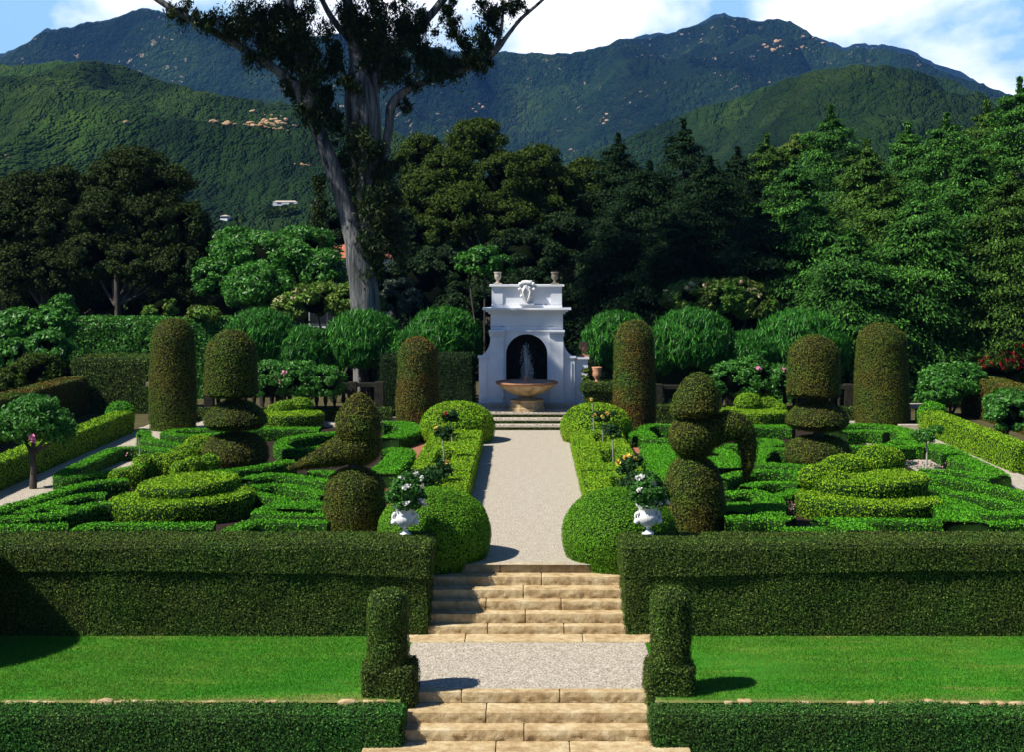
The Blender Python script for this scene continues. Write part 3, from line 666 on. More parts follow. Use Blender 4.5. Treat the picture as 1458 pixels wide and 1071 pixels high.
scroll('open box loop behind the tail of the bird topiary', [C([(486, 616), (454, 619), (421, 623), (403, 629), (402, 636), (418, 641), (446, 639), (470, 634)])])
scroll('thin box line pointing at the tip of the bird tail', [C([(300, 674), (330, 671), (362, 667), (387, 662), (415, 657)], w=.42)])
scroll('upper arched box band between the left boat-shaped hedge and the bird topiary', [C([(350, 684), (365, 679), (385, 677), (412, 678), (440, 682), (474, 689)]), C([(440, 674), (460, 673), (486, 675)])])
scroll('double scroll of box between the left boat-shaped hedge and the bird topiary', [C([(359, 695), (387, 692), (412, 693), (435, 699), (466, 706)]), C([(358, 703), (380, 707), (402, 712), (396, 720), (372, 729), (395, 733), (430, 735), (468, 735)]), C([(412, 726), (432, 719), (468, 719)], w=.8), C([(325, 760), (340, 751), (362, 744), (400, 744), (468, 745)])])
scroll('short box loop between the bird topiary and the far left dome', [C([(545, 603), (570, 603), (586, 609), (578, 617), (552, 625)], w=.75)])
scroll('thick box slab right of the bird topiary', [C([(548, 641), (572, 643), (562, 658), (540, 676)], w=.8)])
# right garden
scroll('box ring right behind the brick path at the foot of the right inner column', [C([(962, 607), (931, 606), (914, 611), (914, 618), (926, 625), (958, 627)]), C([(912, 615), (918, 622)], w=.8)])
scroll('solid green box wedge between the brick path and the big-nosed topiary', [C([(926, 634), (930, 650), (938, 666), (946, 684)], w=.62), C([(936, 634), (948, 650), (955, 668), (960, 690)], w=.95)])
scroll('box line behind the drooping arm of the big-nosed topiary', [C([(1070, 608), (1102, 608), (1130, 609)], w=.7), C([(1065, 627), (1091, 627), (1103, 631), (1085, 636), (1060, 639)], w=.6)])
scroll('solid leaf of box left of the drooping arm', [C([(1013, 646), (1028, 641), (1044, 655), (1053, 665)], w=.5), C([(1016, 652), (1030, 660), (1045, 667)], w=1.0), C([(1023, 634), (1060, 635)])])
scroll('oval box ring left of the single round yew mound', [C([(1118, 641), (1097, 641), (1081, 646), (1074, 655), (1080, 662), (1111, 663), (1156, 666)], w=.6)])
scroll('arched box bands between the drooping arm and the right boat-shaped hedge', [C([(1025, 682), (1046, 676), (1069, 673), (1102, 672), (1134, 675), (1150, 682)]), C([(1062, 695), (1076, 691), (1096, 689), (1119, 689), (1140, 691)])])
scroll('hooked box scroll in front of the right boat-shaped hedge', [C([(1030, 707), (1050, 702), (1077, 702), (1096, 708), (1117, 705), (1136, 698)]), C([(1095, 710), (1096, 722), (1097, 734)], w=.7), C([(1035, 729), (1055, 721), (1077, 723)], w=.9), C([(1032, 739), (1062, 739), (1094, 738), (1126, 741)], w=.6)])
scroll('straight box line in front of the right boat-shaped hedge', [C([(1340, 743), (1262, 742), (1200, 741), (1160, 742)]), C([(1198, 742), (1212, 748), (1226, 757)], w=.7), C([(1110, 755), (1180, 754)])])
scroll('wide box ring at the foot of the right outer column', [C([(1290, 626), (1297, 620), (1282, 612), (1260, 608), (1226, 606), (1195, 607), (1180, 613)], w=.7), C([(1202, 616), (1235, 615), (1262, 617)], w=.5), C([(1205, 637), (1240, 637), (1270, 634)]), C([(1280, 633), (1290, 628)], w=.8)])
scroll('thin box line behind the balls of the right boat-shaped hedge', [C([(1242, 647), (1271, 640), (1297, 636), (1318, 637)])])
scroll('outer sweep of box along the right gravel path', [C([(1300, 636), (1331, 635), (1349, 642), (1366, 651), (1384, 660), (1402, 668), (1419, 679)], w=.75), C([(1308, 670), (1349, 672), (1384, 676), (1417, 682)])])
scroll('long low box lines fanning to the right edge', [C([(1316, 678), (1366, 684), (1402, 691), (1480, 708)]), C([(1313, 693), (1349, 701), (1384, 706), (1420, 715), (1480, 725)]), C([(1312, 703), (1340, 711), (1366, 718), (1393, 729), (1425, 733), (1480, 728)], w=.6)])
scroll('short straight box line at the right edge behind the terrace hedge', [C([(1403, 747), (1440, 745), (1500, 744)]), C([(1356, 722), (1364, 734), (1366, 744)], w=.9)])

# boat-shaped tiered box beds with box balls
def tier(x, y, rx, ry, z0, z1, tilt=0.0):
    h = z1 - z0
    V, Q = lathe([(.97, z0), (1, z0 + h * .6), (1, z1 - .07), (.98, z1 - .02), (.94, z1), (.5, z1), (0, z1)], (x, y, 0), 48, rx, ry)
    V[:, 2] += (V[:, 2] - z0) / h * tilt * (V[:, 0] - x)
    return V, Q
def tiered(e_loc, label, tiers, balls):
    e = empty('tiered_box_bed', e_loc, label, 'box hedge', 'tiered box beds with box balls')
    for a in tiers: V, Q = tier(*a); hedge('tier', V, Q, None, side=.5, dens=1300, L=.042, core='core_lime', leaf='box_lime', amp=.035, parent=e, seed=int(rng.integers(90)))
    for (x, y, z, r, ex, rot) in balls:
        V, Q = sphere((x, y, z), r, 22, .8, ex, 1, rot); hedge('box_ball', V, Q, None, dens=1100, L=.044, core='core_lime', leaf='box_lime', amp=.02, parent=e)
tiered((-8.1, 34.7, 0), 'near left boat-shaped box bed in two tiers with a cluster of box balls behind',
       [(-8.1, 34.7, 1.66, 1.6, 0, .45, .05), (-8.08, 35.2, 1.18, 1.35, .4, .70, .07)], [])
for k, (u, v, rp) in enumerate([(205, 662, 15), (226, 660, 15), (246, 660, 17), (170, 682, 15), (192, 676, 13), (262, 651, 18), (276, 663, 15), (298, 661, 15), (285, 642, 24), (310, 650, 19), (256, 668, 12)]):
    x, y = gp(u, v, .35); r = rp * y / F; V, Q = lathe([(r * .8, 0), (r * .95, .15)] + arc(r, max(.2, .35), .35 + r * .85, 2, 8), (x, y, 0), 22)
    hedge('box_ball', V, Q, ['first box ball of the low row left of the boat-shaped bed', 'second box ball of the low row left of the boat-shaped bed', 'third box ball of the low row, darker and rounder', 'lowest box ball at the left tip of the boat-shaped bed', 'small box ball tucked over the left tip of the boat-shaped bed', 'sloping box ball below the yew mound', 'bright small box ball in front of the yew mound', 'box ball at the right front of the yew mound cluster', 'largest box ball touching the left side of the yew mound', 'tall box ball in front of the yew mound', 'small box ball between the two clusters'][k], 'box bush', dens=1200, L=.042, core='core_lime', leaf='box_lime', amp=.02, group='box balls around the left tiered bed')
tiered((8.05, 34.7, 0), 'near right boat-shaped box bed in two tiers with swelling box balls on top',
       [(8.0, 34.6, 1.66, 1.6, 0, .45, -.02), (8.15, 35.3, 1.42, 1.35, .4, .80, .02)],
       [(7.75, 36.0, .86, .42, 1.5, .35), (8.65, 36.6, .95, .50, 1.0, 0), (8.95, 36.8, .95, .40, 1.2, 0), (7.0, 35.3, .75, .40, 1.3, .4), (7.35, 34.8, .74, .27, 1.1, 0)])
tiered((-8.4, 53, 0), 'small far left box bed with a pile of box balls', [(-8.45, 52.6, 1.2, 1.3, 0, .50, 0)], [(-8.75, 53.2, .62, .30, 1.2, 0), (-8.2, 53.5, .68, .32, 1.5, 0), (-9.1, 53.3, .5, .26, 1, 0)])
tiered((8.4, 53, 0), 'small far right box bed with a pile of box balls', [(8.1, 52.6, 1.2, 1.3, 0, .58, 0)], [(8.0, 53.2, .78, .42, 1.2, 0), (8.7, 53.3, .72, .33, 1.1, 0), (9.05, 53.0, .6, .26, 1, 0)])

# ================================================================== YEW TOPIARY
def lobe(e, name, prof, c, ex=1, ey=1, rot=0, leaf='yew', shear=None, dens=1100, L=.042):
    V, Q = lathe(prof, c, 40, ex, ey, rot)
    if shear: V[:, 0] += shear * (V[:, 2] - c[2])
    return hedge(name, V, Q, None, dens=dens, L=L, core='core_brown', leaf=leaf, amp=.03, parent=e, seed=int(rng.integers(90)))
def column(x, y, r, h, label, leaf='yew', p=2.6):
    V, Q = lathe([(r * .98, 0), (r * 1.03, h * .25), (r, h * .5), (r * .94, h * .72)] + arc(r * .94, h * .78, h, 2.1, 10)[1:], (x, y, 0), 44)
    hedge('yew_column', V, Q, label, 'topiary', dens=1000, L=.045, core='core_brown', leaf=leaf, amp=.04, seed=int(rng.integers(90)), group='round-topped yew columns')
column(-12.45, 51.9, .78, 3.93, 'tall brown-green yew column at the far left of the parterre')
column(-3.85, 52.0, .72, 3.25, 'brown-green yew column left of the fountain wall', 'yew_green')
column(3.8, 52.0, .72, 3.85, 'rust-speckled yew column right of the fountain wall', 'yew_green')
column(12.75, 53.0, .93, 3.7, 'stoutest yew column at the far right of the parterre')
for side, nm in ((-1, 'left'), (1, 'right')):
    x = side * 8.35 - (.0 if side > 0 else 0); y = 42.3
    e = empty('stacked_yew', (x, y, 0), f'stacked yew topiary of three domes in the {nm} garden', 'topiary', 'three-tiered yew topiaries')
    lobe(e, 'lower_mound', [(.82, 0), (.93, .3)] + arc(.93, .35, 1.0 if side < 0 else .92, 2.4, 9)[1:], (x, y, 0))
    mb = MB(); mb.add(*tube([(x, y, .8), (x + .05, y, 1.3), (x, y, 2.3)], [.16, .14, .14])); mb.build('stem', M['bark'], e)
    lobe(e, 'middle_mound', [(0.1, 1.12), (.7, 1.14), (.88, 1.28)] + arc(.88, 1.36, 1.95, 1.7, 9, .0)[1:], (x, y, 0), 1, 1, shear=0)
    lobe(e, 'upper_dome', [(0, 2.08), (.6, 2.06), (.74, 2.12), (.74, 2.5), (.72, 3.0)] + arc(.72, 3.15, 3.98 if side < 0 else 3.82, 2.0, 10)[1:], (x - .12 * 1, y, 0))
# bird-shaped topiary, tail pointing left
x, y = -3.8, 32.6
e = empty('bird_topiary', (x, y, 0), 'bird-like yew topiary with pointed hood and long tail to the left', 'topiary')
lobe(e, 'base_dome', [(.66, 0), (.69, .4), (.66, .8)] + arc(.66, .85, 1.38, 2.0, 9)[1:], (x, y, 0), L=.038, dens=1500)
mb = MB(); mb.add(*tube([(x, y, 1.2), (x + .05, y, 1.6)], [.16, .15])); mb.build('stem', M['bark'], e)
mb = MB()
P, R = smooth_path([(x - 1.45, y - .15, 1.36), (x - 1.0, y - .12, 1.50), (x - .5, y - .05, 1.68), (x - .05, y, 1.84), (x + .25, y, 1.86), (x + .5, y + .02, 1.86)], [.03, .14, .27, .37, .40, .14], 5)
clip_add(mb, *tube(P, R, 22), 1500, .038, amp=.02); V, Q = sphere((x + .12, y, 1.84), .47, 24, .85); clip_add(mb, V, Q, 1500, .038, amp=.02)
mb.build('tail_body', [M['core_brown'], M['yew']], e)
lobe(e, 'pointed_hood', [(.30, 2.02), (.46, 2.06), (.50, 2.25), (.46, 2.5), (.32, 2.78), (.14, 2.98), (.0, 3.04)], (x + .08, y, 0), L=.038, dens=1500, leaf='yew')
# topiary with a drooping trunk-like arm
x, y = 3.68, 32.6
e = empty('trunk_topiary', (x, y, 0), 'tall yew topiary with tilted cap and drooping trunk-like arm', 'topiary')
lobe(e, 'base_bell', [(.72, 0), (.70, .5), (.64, 1.0), (.52, 1.35), (.32, 1.56), (0, 1.60)], (x, y, 0), L=.038, dens=1500)
V, Q = sphere((x, y, 2.07), .53, 30, .97); hedge('body_ball', V, Q, None, dens=1500, L=.038, core='core_brown', leaf='yew', amp=.02, parent=e)
V, Q = lathe([(.1, 2.52), (.50, 2.54), (.54, 2.64), (.47, 2.95), (.31, 3.28), (.14, 3.45), (0, 3.48)], (x, y, 0), 36)
k = np.clip((V[:, 2] - 2.55) / .9, 0, 1); V[:, 0] += .06 + .10 * k - .03; V[:, 2] += .22 * np.clip(V[:, 0] - (x + .1), 0, 1) * (1 - k) 
V[:, 2] -= .0
hedge('tilted_cap', V, Q, None, dens=1500, L=.038, core='core_brown', leaf='yew', amp=.02, parent=e)
mb = MB(); P, R = smooth_path([(x + .35, y, 2.10), (x + .62, y, 2.26), (x + .92, y, 2.28), (x + 1.15, y, 2.06), (x + 1.22, y, 1.7), (x + 1.2, y, 1.4), (x + 1.16, y, 1.16)], [.30, .33, .32, .24, .17, .13, .06], 5)
clip_add(mb, *tube(P, R, 22), 1500, .038, amp=.015); mb.build('drooping_arm', [M['core_brown'], M['yew']], e)

# ================================================================== SIDE HEDGES
V, Q = box(-14.3, -13.62, 31, 51.2, -.02, .70, .2, .07); hedge('side_hedge', V, Q, 'low yellow-green box hedge along the left gravel path', dens=750, L=.05, core='core_lime', leaf='box_lime', group='low side hedges')
V, Q = box(13.62, 14.35, 41.3, 51.2, -.02, .71, .2, .07); hedge('side_hedge', V, Q, 'low yellow-green box hedge along the right gravel path', dens=900, L=.05, core='core_lime', leaf='box_lime', group='low side hedges')
for sx, lb in ((-14.2, 'round box knob ending the low hedge on the left'), (14.15, 'round box knob ending the low hedge on the right')):
    V, Q = lathe([(.42, 0), (.48, .5)] + arc(.48, .6, .98, 2, 8)[1:], (sx, 51.5, 0), 26); hedge('box_bush', V, Q, lb, 'box bush', dens=900, L=.05, core='core_lime', leaf='box', group='round knobs on the side hedges')
V, Q = box(-17.9, -17.0, 40, 57.2, -.02, 1.42, .25, .12); hedge('raised_hedge', V, Q, 'shaded waist-high hedge behind the low hedge at the left edge', dens=500, L=.06, leaf='yew_green')
V, Q = box(17.0, 18.0, 46, 57.0, -.02, 1.45, .25, .1); hedge('raised_hedge', V, Q, 'square-cut brownish hedge wall at the right edge', dens=700, L=.055, leaf='yew_green', core='core_brown')
V, Q = box(16.85, 17.3, 56.6, 57.3, -.02, 1.5, .2, .08); hedge('hedge_pier', V, Q, 'narrow hedge pier ending the square-cut hedge on the right', dens=800, L=.055, leaf='yew_green', core='core_brown')
V, Q = box(-17.75, -14.2, 57.3, 60, -.02, 2.15, .25, .1); hedge('tall_hedge', V, Q, 'square shaded hedge block left of the tall column', dens=450, L=.06, leaf='hedge')
V, Q = box(-20.5, -12.6, 63.5, 65.5, -.02, 3.35, .3, .25); hedge('tall_hedge', V, Q, 'highest dark hedge behind the left columns with sunlit leafy top', dens=350, L=.11, leaf='glossy', amp=.12, lift=.03)
V, Q = box(-5.6, -2.05, 56.2, 58, .2, 2.35, .25, .1); hedge('tall_hedge', V, Q, 'dark hedge block against the left side of the fountain wall', dens=450, L=.07, leaf='dark_shrub')
V, Q = box(2.25, 7.5, 57.2, 58.4, .2, 2.2, .25, .1); hedge('tall_hedge', V, Q, 'dark hedge block behind the right inner column', dens=350, L=.07, leaf='dark_shrub')
V1, Q1 = box(2.15, 3.3, 54.3, 55.0, 0, 1.15, .15, .05); V2, Q2 = box(2.02, 3.42, 54.15, 55.15, 1.12, 1.42, .12, .12); V, Q = join((V1, Q1), (V2, Q2))
hedge('hedge_pier', V, Q, 'hedge pier with rounded cap right of the fountain wall carrying a clay pot', dens=900, L=.05, leaf='hedge')

# ================================================================== WHITE FOUNTAIN WALL
def bx(x0, x1, y0, y1, z0, z1, mat, name, parent, r=.008, res=.6, amp=0):
    mb = MB(); V, Q = box(x0, x1, y0, y1, z0, z1, res, r, True); mb.add(V, Q); return mb.build(name, mat, parent, smooth=False)
YW = 55.3; wc = 0.0
fw = empty('fountain_wall', (wc, YW, .45), 'white baroque fountain wall with a dark arched niche, scrolled shoulders and a raised attic', 'fountain wall')
pl = M['plaster']
# arched wall face: panel with an arched opening
def arch_panel(x0, x1, z0, z1, r, zs, y0, y1, name, parent, n=28):
    a = np.linspace(np.pi, 0, n); V = []; Q = []; mb = MB()
    inner = [(-r, z0)] + [(r * math.cos(t_), zs + r * math.sin(t_)) for t_ in a] + [(r, z0)]
    outer = []
    for (x, z) in inner:
        if z <= z0 + 1e-6: outer.append((x0 if x < 0 else x1, z0))
        else:
            f = abs(x) / r; ang = math.atan2(z - zs, x)
            # project on the rectangle
            dx, dz = math.cos(ang), math.sin(ang); k = min((x1 if dx > 0 else -x0) / max(abs(dx), 1e-6), (z1 - zs) / max(dz, 1e-6)); outer.append((dx * k, zs + dz * k))
    m_ = len(inner); V = [(x, y0, z) for x, z in inner] + [(x, y0, z) for x, z in outer] + [(x, y1, z) for x, z in inner]
    for i in range(m_ - 1):
        Q.append([i, m_ + i, m_ + i + 1, i + 1][::-1]); Q.append([i, i + 1, 2 * m_ + i + 1, 2 * m_ + i][::-1])
    mb.add(V, Q)
    # corners missed by the fan
    for sx in (x0, x1):
        pass
    return mb.build(name, pl, parent, smooth=False)
arch_panel(-.98, .98, 1.33, 3.50, .78, 2.42, YW, YW + .75, 'arched_face', fw)
bx(-.979, .979, YW + .006, YW + .76, .45, 1.33, pl, 'parapet', fw)
bx(-1.36, -.98, YW + .02, YW + .8, .45, 3.5, pl, 'side_wall', fw); bx(.98, 1.36, YW + .02, YW + .8, .45, 3.5, pl, 'side_wall', fw)
bx(-.98, -.79, YW + .012, YW + .7, 3.1, 3.49, pl, 'spandrel', fw); bx(.79, .98, YW + .012, YW + .7, 3.1, 3.49, pl, 'spandrel', fw)
bx(-1.36, 1.36, YW, YW + .8, 3.503, 3.96, pl, 'frieze', fw)
for sx in (-1, 1):
    a, b_ = sorted([sx * .86, sx * 1.37]); bx(a, b_, YW - .10, YW - .003, .62, 3.12, pl, 'pilaster', fw)
    a, b_ = sorted([sx * .82, sx * 1.41]); bx(a, b_, YW - .15, YW - .003, .45, .62, pl, 'pilaster_foot', fw)
    for k, (z0, z1, o) in enumerate(((3.12, 3.20, .13), (3.203, 3.28, .17), (3.283, 3.36, .21))):
        a, b_ = sorted([sx * (.86 - o * .25), sx * (1.37 + o * .25)]); bx(a, b_, YW - o, YW - .003, z0, z1, pl, 'capital_moulding', fw)
# string course over the niche between the capitals
bx(-.80, .80, YW - .05, YW - .003, 3.30, 3.36, pl, 'string_course', fw)
for k, (z0, z1, o) in enumerate(((3.96, 4.03, .07), (4.033, 4.11, .16), (4.113, 4.19, .28))):
    bx(-1.38 - o, 1.38 + o, YW - o, YW + .85, z0, z1, pl, 'cornice', fw)
bx(-1.33, 1.33, YW + .03, YW + .75, 4.193, 4.30, pl, 'attic_plinth', fw)
bx(-1.27, 1.27, YW + .09, YW + .7, 4.303, 4.98, pl, 'attic', fw)
for sx in (-1, 1):
    a, b_ = sorted([sx * .9, sx * 1.32]); bx(a, b_, YW + .04, YW + .087, 4.303, 4.98, pl, 'attic_panel', fw)
bx(-1.41, 1.41, YW - .04, YW + .8, 4.983, 5.06, pl, 'attic_coping', fw)
# scrolled shoulders and wings
for sx in (-1, 1):
    n = 18; V = []; Q = []
    for i in range(n):
        f = i / (n - 1); ang = f * math.pi / 2
        x = 1.36 + .46 * (1 - math.cos(ang)) ** .9; z = 3.10 - .75 * math.sin(ang) ** .95
        V += [(sx * x, YW + .05, 2.3), (sx * x, YW + .05, z), (sx * x, YW + .6, z), (sx * x, YW + .6, 2.3)]
    Q = []
    for i in range(n - 1):
        for k in range(3): q = [i * 4 + k, (i + 1) * 4 + k, (i + 1) * 4 + k + 1, i * 4 + k + 1]; Q.append(q[::-1] if sx > 0 else q)
    mb = MB(); mb.add(V, Q); mb.build('scroll_shoulder', pl, fw, smooth=False)
    a, b_ = sorted([sx * 1.363, sx * 1.80]); bx(a, b_, YW + .04, YW + .6, .45, 2.297, pl, 'wing', fw)
    a, b_ = sorted([sx * 1.362, sx * 1.85]); bx(a, b_, YW - .0, YW + .62, 2.30, 2.37, pl, 'wing_moulding', fw)
    a, b_ = sorted([sx * 1.50, sx * 1.70]); bx(a, b_, YW + .01, YW + .037, .7, 2.15, pl, 'wing_panel', fw)
bx(1.803, 2.3, YW + .15, YW + .5, .45, 2.25, pl, 'low_wall', fw); bx(1.853, 2.35, YW + .08, YW + .55, 2.253, 2.34, pl, 'low_wall_coping', fw)
# niche: dark half-round recess behind the arch
nV = []; a = np.linspace(np.pi, 0, 20)
for zz in (.45, 1.2, 1.9, 2.42):
    for t_ in a: nV.append((.80 * math.cos(t_), YW + .75 + .7 * math.sin(t_), zz))
for el in np.linspace(.2, math.pi / 2, 6):
    for t_ in a: nV.append((.80 * math.cos(t_) * math.cos(el), YW + .75 + .7 * math.sin(t_) * math.cos(el), 2.42 + .8 * math.sin(el)))
mb = MB(); mb.add(nV, grid_q(10, 20)); mb.build('niche', M['dark_niche'], fw)
# rocky figure-like grotto stone inside the niche
V, Q = lathe([(.42, .45), (.36, 1.1), (.20, 1.5), (.24, 1.75), (.17, 2.0), (.10, 2.12), (.12, 2.25), (0, 2.36)], (0, YW + .8, 0), 20); V = disp(V, .12, 3, 4); mb = MB(); mb.add(V, Q); mb.build('grotto_stone', M['old_stone'], fw)
# carved cartouche on the attic
mb = MB(); V, Q = sphere((0, YW - .02, 4.88), .24, 26, 1.15, 1, .55); V = disp(V, .05, 7, 2); mb.add(V, Q)
V, Q = lathe([(0, -.34), (.10, -.3), (.2, -.1), (.26, .15), (.24, .3), (0, .34)], (0, YW - .02, 4.72), 26, 1, .5); V = disp(V, .05, 9, 8); mb.add(V, Q)
V, Q = box(-.22, .22, YW - .16, YW + .02, 5.05, 5.22, .04, .07, True); V = disp(V, .02, 9, 5); mb.add(V, Q)
for sx in (-1, 1):
    for (dx, dz, r) in ((.24, .27, .075), (.27, .08, .06), (.2, -.18, .06), (.10, .12, .05), (.11, .34, .05)):
        V, Q = sphere((sx * dx, YW - .10, 4.86 + dz - .05), r, 12); mb.add(V, Q)
    mb.add(*tube([(sx * .06, YW - .17, 4.95), (sx * .14, YW - .17, 4.80), (sx * .10, YW - .16, 4.62), (sx * .02, YW - .14, 4.45)], [.03, .04, .035, .02], 8))
mb.build('carved_crest', M['marble'], fw)
bx(-.27, .27, YW - .12, YW + .05, 4.305, 4.36, pl, 'crest_bracket', fw)
def garden_urn(x, y, z, h, mat, label, name='garden_urn', group=None, plinth=True):
    e = empty(name, (x, y, z), label, 'urn', group); k = h
    if plinth: bx(x - .17 * k / .5, x + .17 * k / .5, y - .15, y + .15, z, z + .12 * k / .5 * .5, mat, 'plinth', e)
    b_ = .06 * k / .5 if plinth else 0
    mb = MB(); mb.add(*lathe([(.0, b_), (.10 * k / .5, b_), (.10 * k / .5, b_ + .02), (.045 * k / .5, b_ + .06 * k / .5), (.06 * k / .5, b_ + .1 * k / .5), (.13 * k / .5, b_ + .2 * k / .5), (.135 * k / .5, b_ + .32 * k / .5), (.12 * k / .5, b_ + .36 * k / .5), (.16 * k / .5, h - .03), (.16 * k / .5, h), (.12 * k / .5, h), (.1 * k / .5, h - .05), (0, h - .06)], (x, y, z), 24, sub=False))
    mb.build('vase', mat, e); return e
garden_urn(-1.09, YW + .3, 5.06, .47, M['pale_stone'], 'pale stone urn on the left end of the white attic', group='urns on the attic')
garden_urn(1.06, YW + .3, 5.06, .47, M['old_stone'], 'dark stone urn on the right end of the white attic', group='urns on the attic')  # right urn uses a darker stone than the left
garden_urn(2.6, 54.6, 1.42, .60, M['terracotta'], 'round terracotta pot standing on the hedge pier right of the fountain', 'terracotta_pot', plinth=False)
garden_urn(2.15, 55.6, 2.34, .55, M['terracotta'], 'terracotta urn on the low white wall at the right shoulder', 'terracotta_pot', plinth=True)
# fountain basin with scalloped bowl
yb = 54.05
fb = empty('fountain_basin', (0.0, yb, .45), 'wide scalloped stone basin on a stepped pedestal with a reddish rim', 'fountain')
def scallop(prof, name, mat, n=96, amp=.05):
    V, Q = lathe(prof, (0, 0, 0), n, sub=False); th = np.arctan2(V[:, 1], V[:, 0]); r = np.hypot(V[:, 0], V[:, 1]); k = 1 + amp * np.cos(th * 12) * np.clip((r - .25) / .5, 0, 1) * (r < 1.05)
    V[:, 0] *= k; V[:, 1] *= k; V += np.array([0, yb, 0]); mb = MB(); mb.add(V, Q); return mb.build(name, mat, fb)
scallop([(.24, .95), (.34, .98), (.62, 1.10), (.88, 1.26), (1.04, 1.40)], 'bowl', M['basin'])
scallop([(1.04, 1.40), (1.13, 1.42), (1.15, 1.46), (1.13, 1.50), (1.02, 1.50), (.98, 1.44)], 'rim', M['rim'])
scallop([(.98, 1.45), (.5, 1.45), (0, 1.45)], 'water_surface', M['water'], amp=0)
mb = MB(); mb.add(*lathe([(.34, .8), (.38, .86), (.28, .92), (.24, .96)], (0, yb, 0), 32, sub=False)); mb.build('stem', M['basin'], fb)
mb = MB(); mb.add(*lathe([(.72, .45), (.72, .56), (.66, .58), (.62, .76), (.66, .78), (.66, .84), (.3, .86), (0, .86)], (0, yb, 0), 8, rot=math.pi / 8, sub=False)); mb.build('pedestal', M['basin'], fb, smooth=False)
mb = MB(); mb.add(*lathe([(.16, 1.45), (.14, 1.52), (.08, 1.58), (.11, 1.66), (.06, 1.74), (0, 1.80)], (0, yb, 0), 20, sub=False)); mb.build('finial', M['terracotta'], fb)
mb = MB()
for k in range(16):
    a = k * 2.399; sp = .02 + .13 * rng.random(); h = rng.uniform(.5, 1.25); P = []
    for i in range(9):
        f = i / 8; P.append((math.cos(a) * sp * (.3 + 1.3 * f) , yb + math.sin(a) * sp * (.3 + 1.3 * f), 1.78 + h * (1 - (2 * f * .62 - 1) ** 2) * .98))
    mb.add(*tube(P, [.0055] * 5 + [.004] * 4, 5))
    for q in range(16):
        f = rng.random(); c = (math.cos(a) * sp * (1 + 1.3 * f) + rng.normal(0, .03), yb + math.sin(a) * sp * (1 + 1.3 * f) + rng.normal(0, .03), 1.55 + rng.random() * h * 1.0); mb.add(*sphere(c, rng.uniform(.006, .014), 6))
tag(mb.build('water_jet', M['water']), 'spray of thin water jets rising in front of the dark niche', 'water jet')
# wall-foot benches
for x0, x1 in ((-1.95, -.75), (.62, 1.9)):
    mb = MB(); V, Q = box(x0, x1, 54.7, 55.05, .45, .62, .3, .015, True); mb.add(V, Q); tag(mb.build('stone_kerb', M['pale_stone']), 'low stone kerb at the ' + ('left' if x0 < 0 else 'right') + ' foot of the white wall', 'kerb')

# ------------------------------------------------------------------ balustrades at the back of the parterre
def balustrade(x0, x1, y, z0, h, label):
    e = empty('balustrade', ((x0 + x1) / 2, y, z0), label, 'balustrade', 'stone balustrades at the back of the parterre'); st = M['shade_stone']
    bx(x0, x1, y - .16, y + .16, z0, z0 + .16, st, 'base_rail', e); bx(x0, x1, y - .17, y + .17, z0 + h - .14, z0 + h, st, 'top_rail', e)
    n = int((x1 - x0) / .34)
    for k in range(n + 1):
        x = x0 + .12 + (x1 - x0 - .24) * k / n
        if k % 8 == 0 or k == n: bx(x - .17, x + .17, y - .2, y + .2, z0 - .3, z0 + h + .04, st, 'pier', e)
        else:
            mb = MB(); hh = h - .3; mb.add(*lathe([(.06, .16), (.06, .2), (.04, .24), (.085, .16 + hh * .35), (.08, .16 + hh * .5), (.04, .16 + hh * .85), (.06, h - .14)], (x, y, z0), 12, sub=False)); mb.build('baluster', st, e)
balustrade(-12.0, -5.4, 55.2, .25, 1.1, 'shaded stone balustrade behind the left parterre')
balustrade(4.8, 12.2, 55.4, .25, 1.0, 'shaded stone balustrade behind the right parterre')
V, Q = box(-14.0, -5.0, 54.6, 55, -.02, .42, .2, .05); hedge('back_hedge', V, Q, 'low dark hedge at the foot of the left balustrade', dens=500, L=.06, leaf='hedge')
V, Q = box(4.4, 12.4, 54.7, 55.1, -.02, .45, .2, .05); hedge('back_hedge', V, Q, 'low dark hedge at the foot of the right balustrade', dens=500, L=.06, leaf='hedge')
V, Q = box(4.6, 5.9, 53.6, 54.2, -.02, .62, .2, .05); hedge('back_hedge', V, Q, 'short box hedge just behind the shoulder of the trunk topiary', dens=700, L=.05, leaf='hedge')
bx(-13.75, -13.25, 53.7, 54.3, 0, 1.35, M['old_stone'], 'pier_shaft', (pe := empty('stone_pier', (-13.5, 54, 0), 'old stone pier left of the tall far-left column', 'pier'))); bx(-13.85, -13.15, 53.6, 54.4, 1.353, 1.50, M['old_stone'], 'pier_cap', pe)
be = empty('stone_bench', (14.25, 54.5, 0), 'pale stone slab table beside the right gravel path', 'stone table')
bx(13.75, 14.75, 54.1, 54.9, .50, .62, M['pale_stone'], 'slab', be); bx(13.9, 14.15, 54.3, 54.7, 0, .498, M['old_stone'], 'support', be); bx(14.4, 14.65, 54.3, 54.7, 0, .498, M['old_stone'], 'support', be)
bx(13.1, 14.0, 51.75, 52.1, .0, .16, M['pale_stone'], 'slab', (k2 := empty('stone_step', (13.5, 51.9, 0), 'low pale stone step at the far end of the right gravel path', 'stone step')))

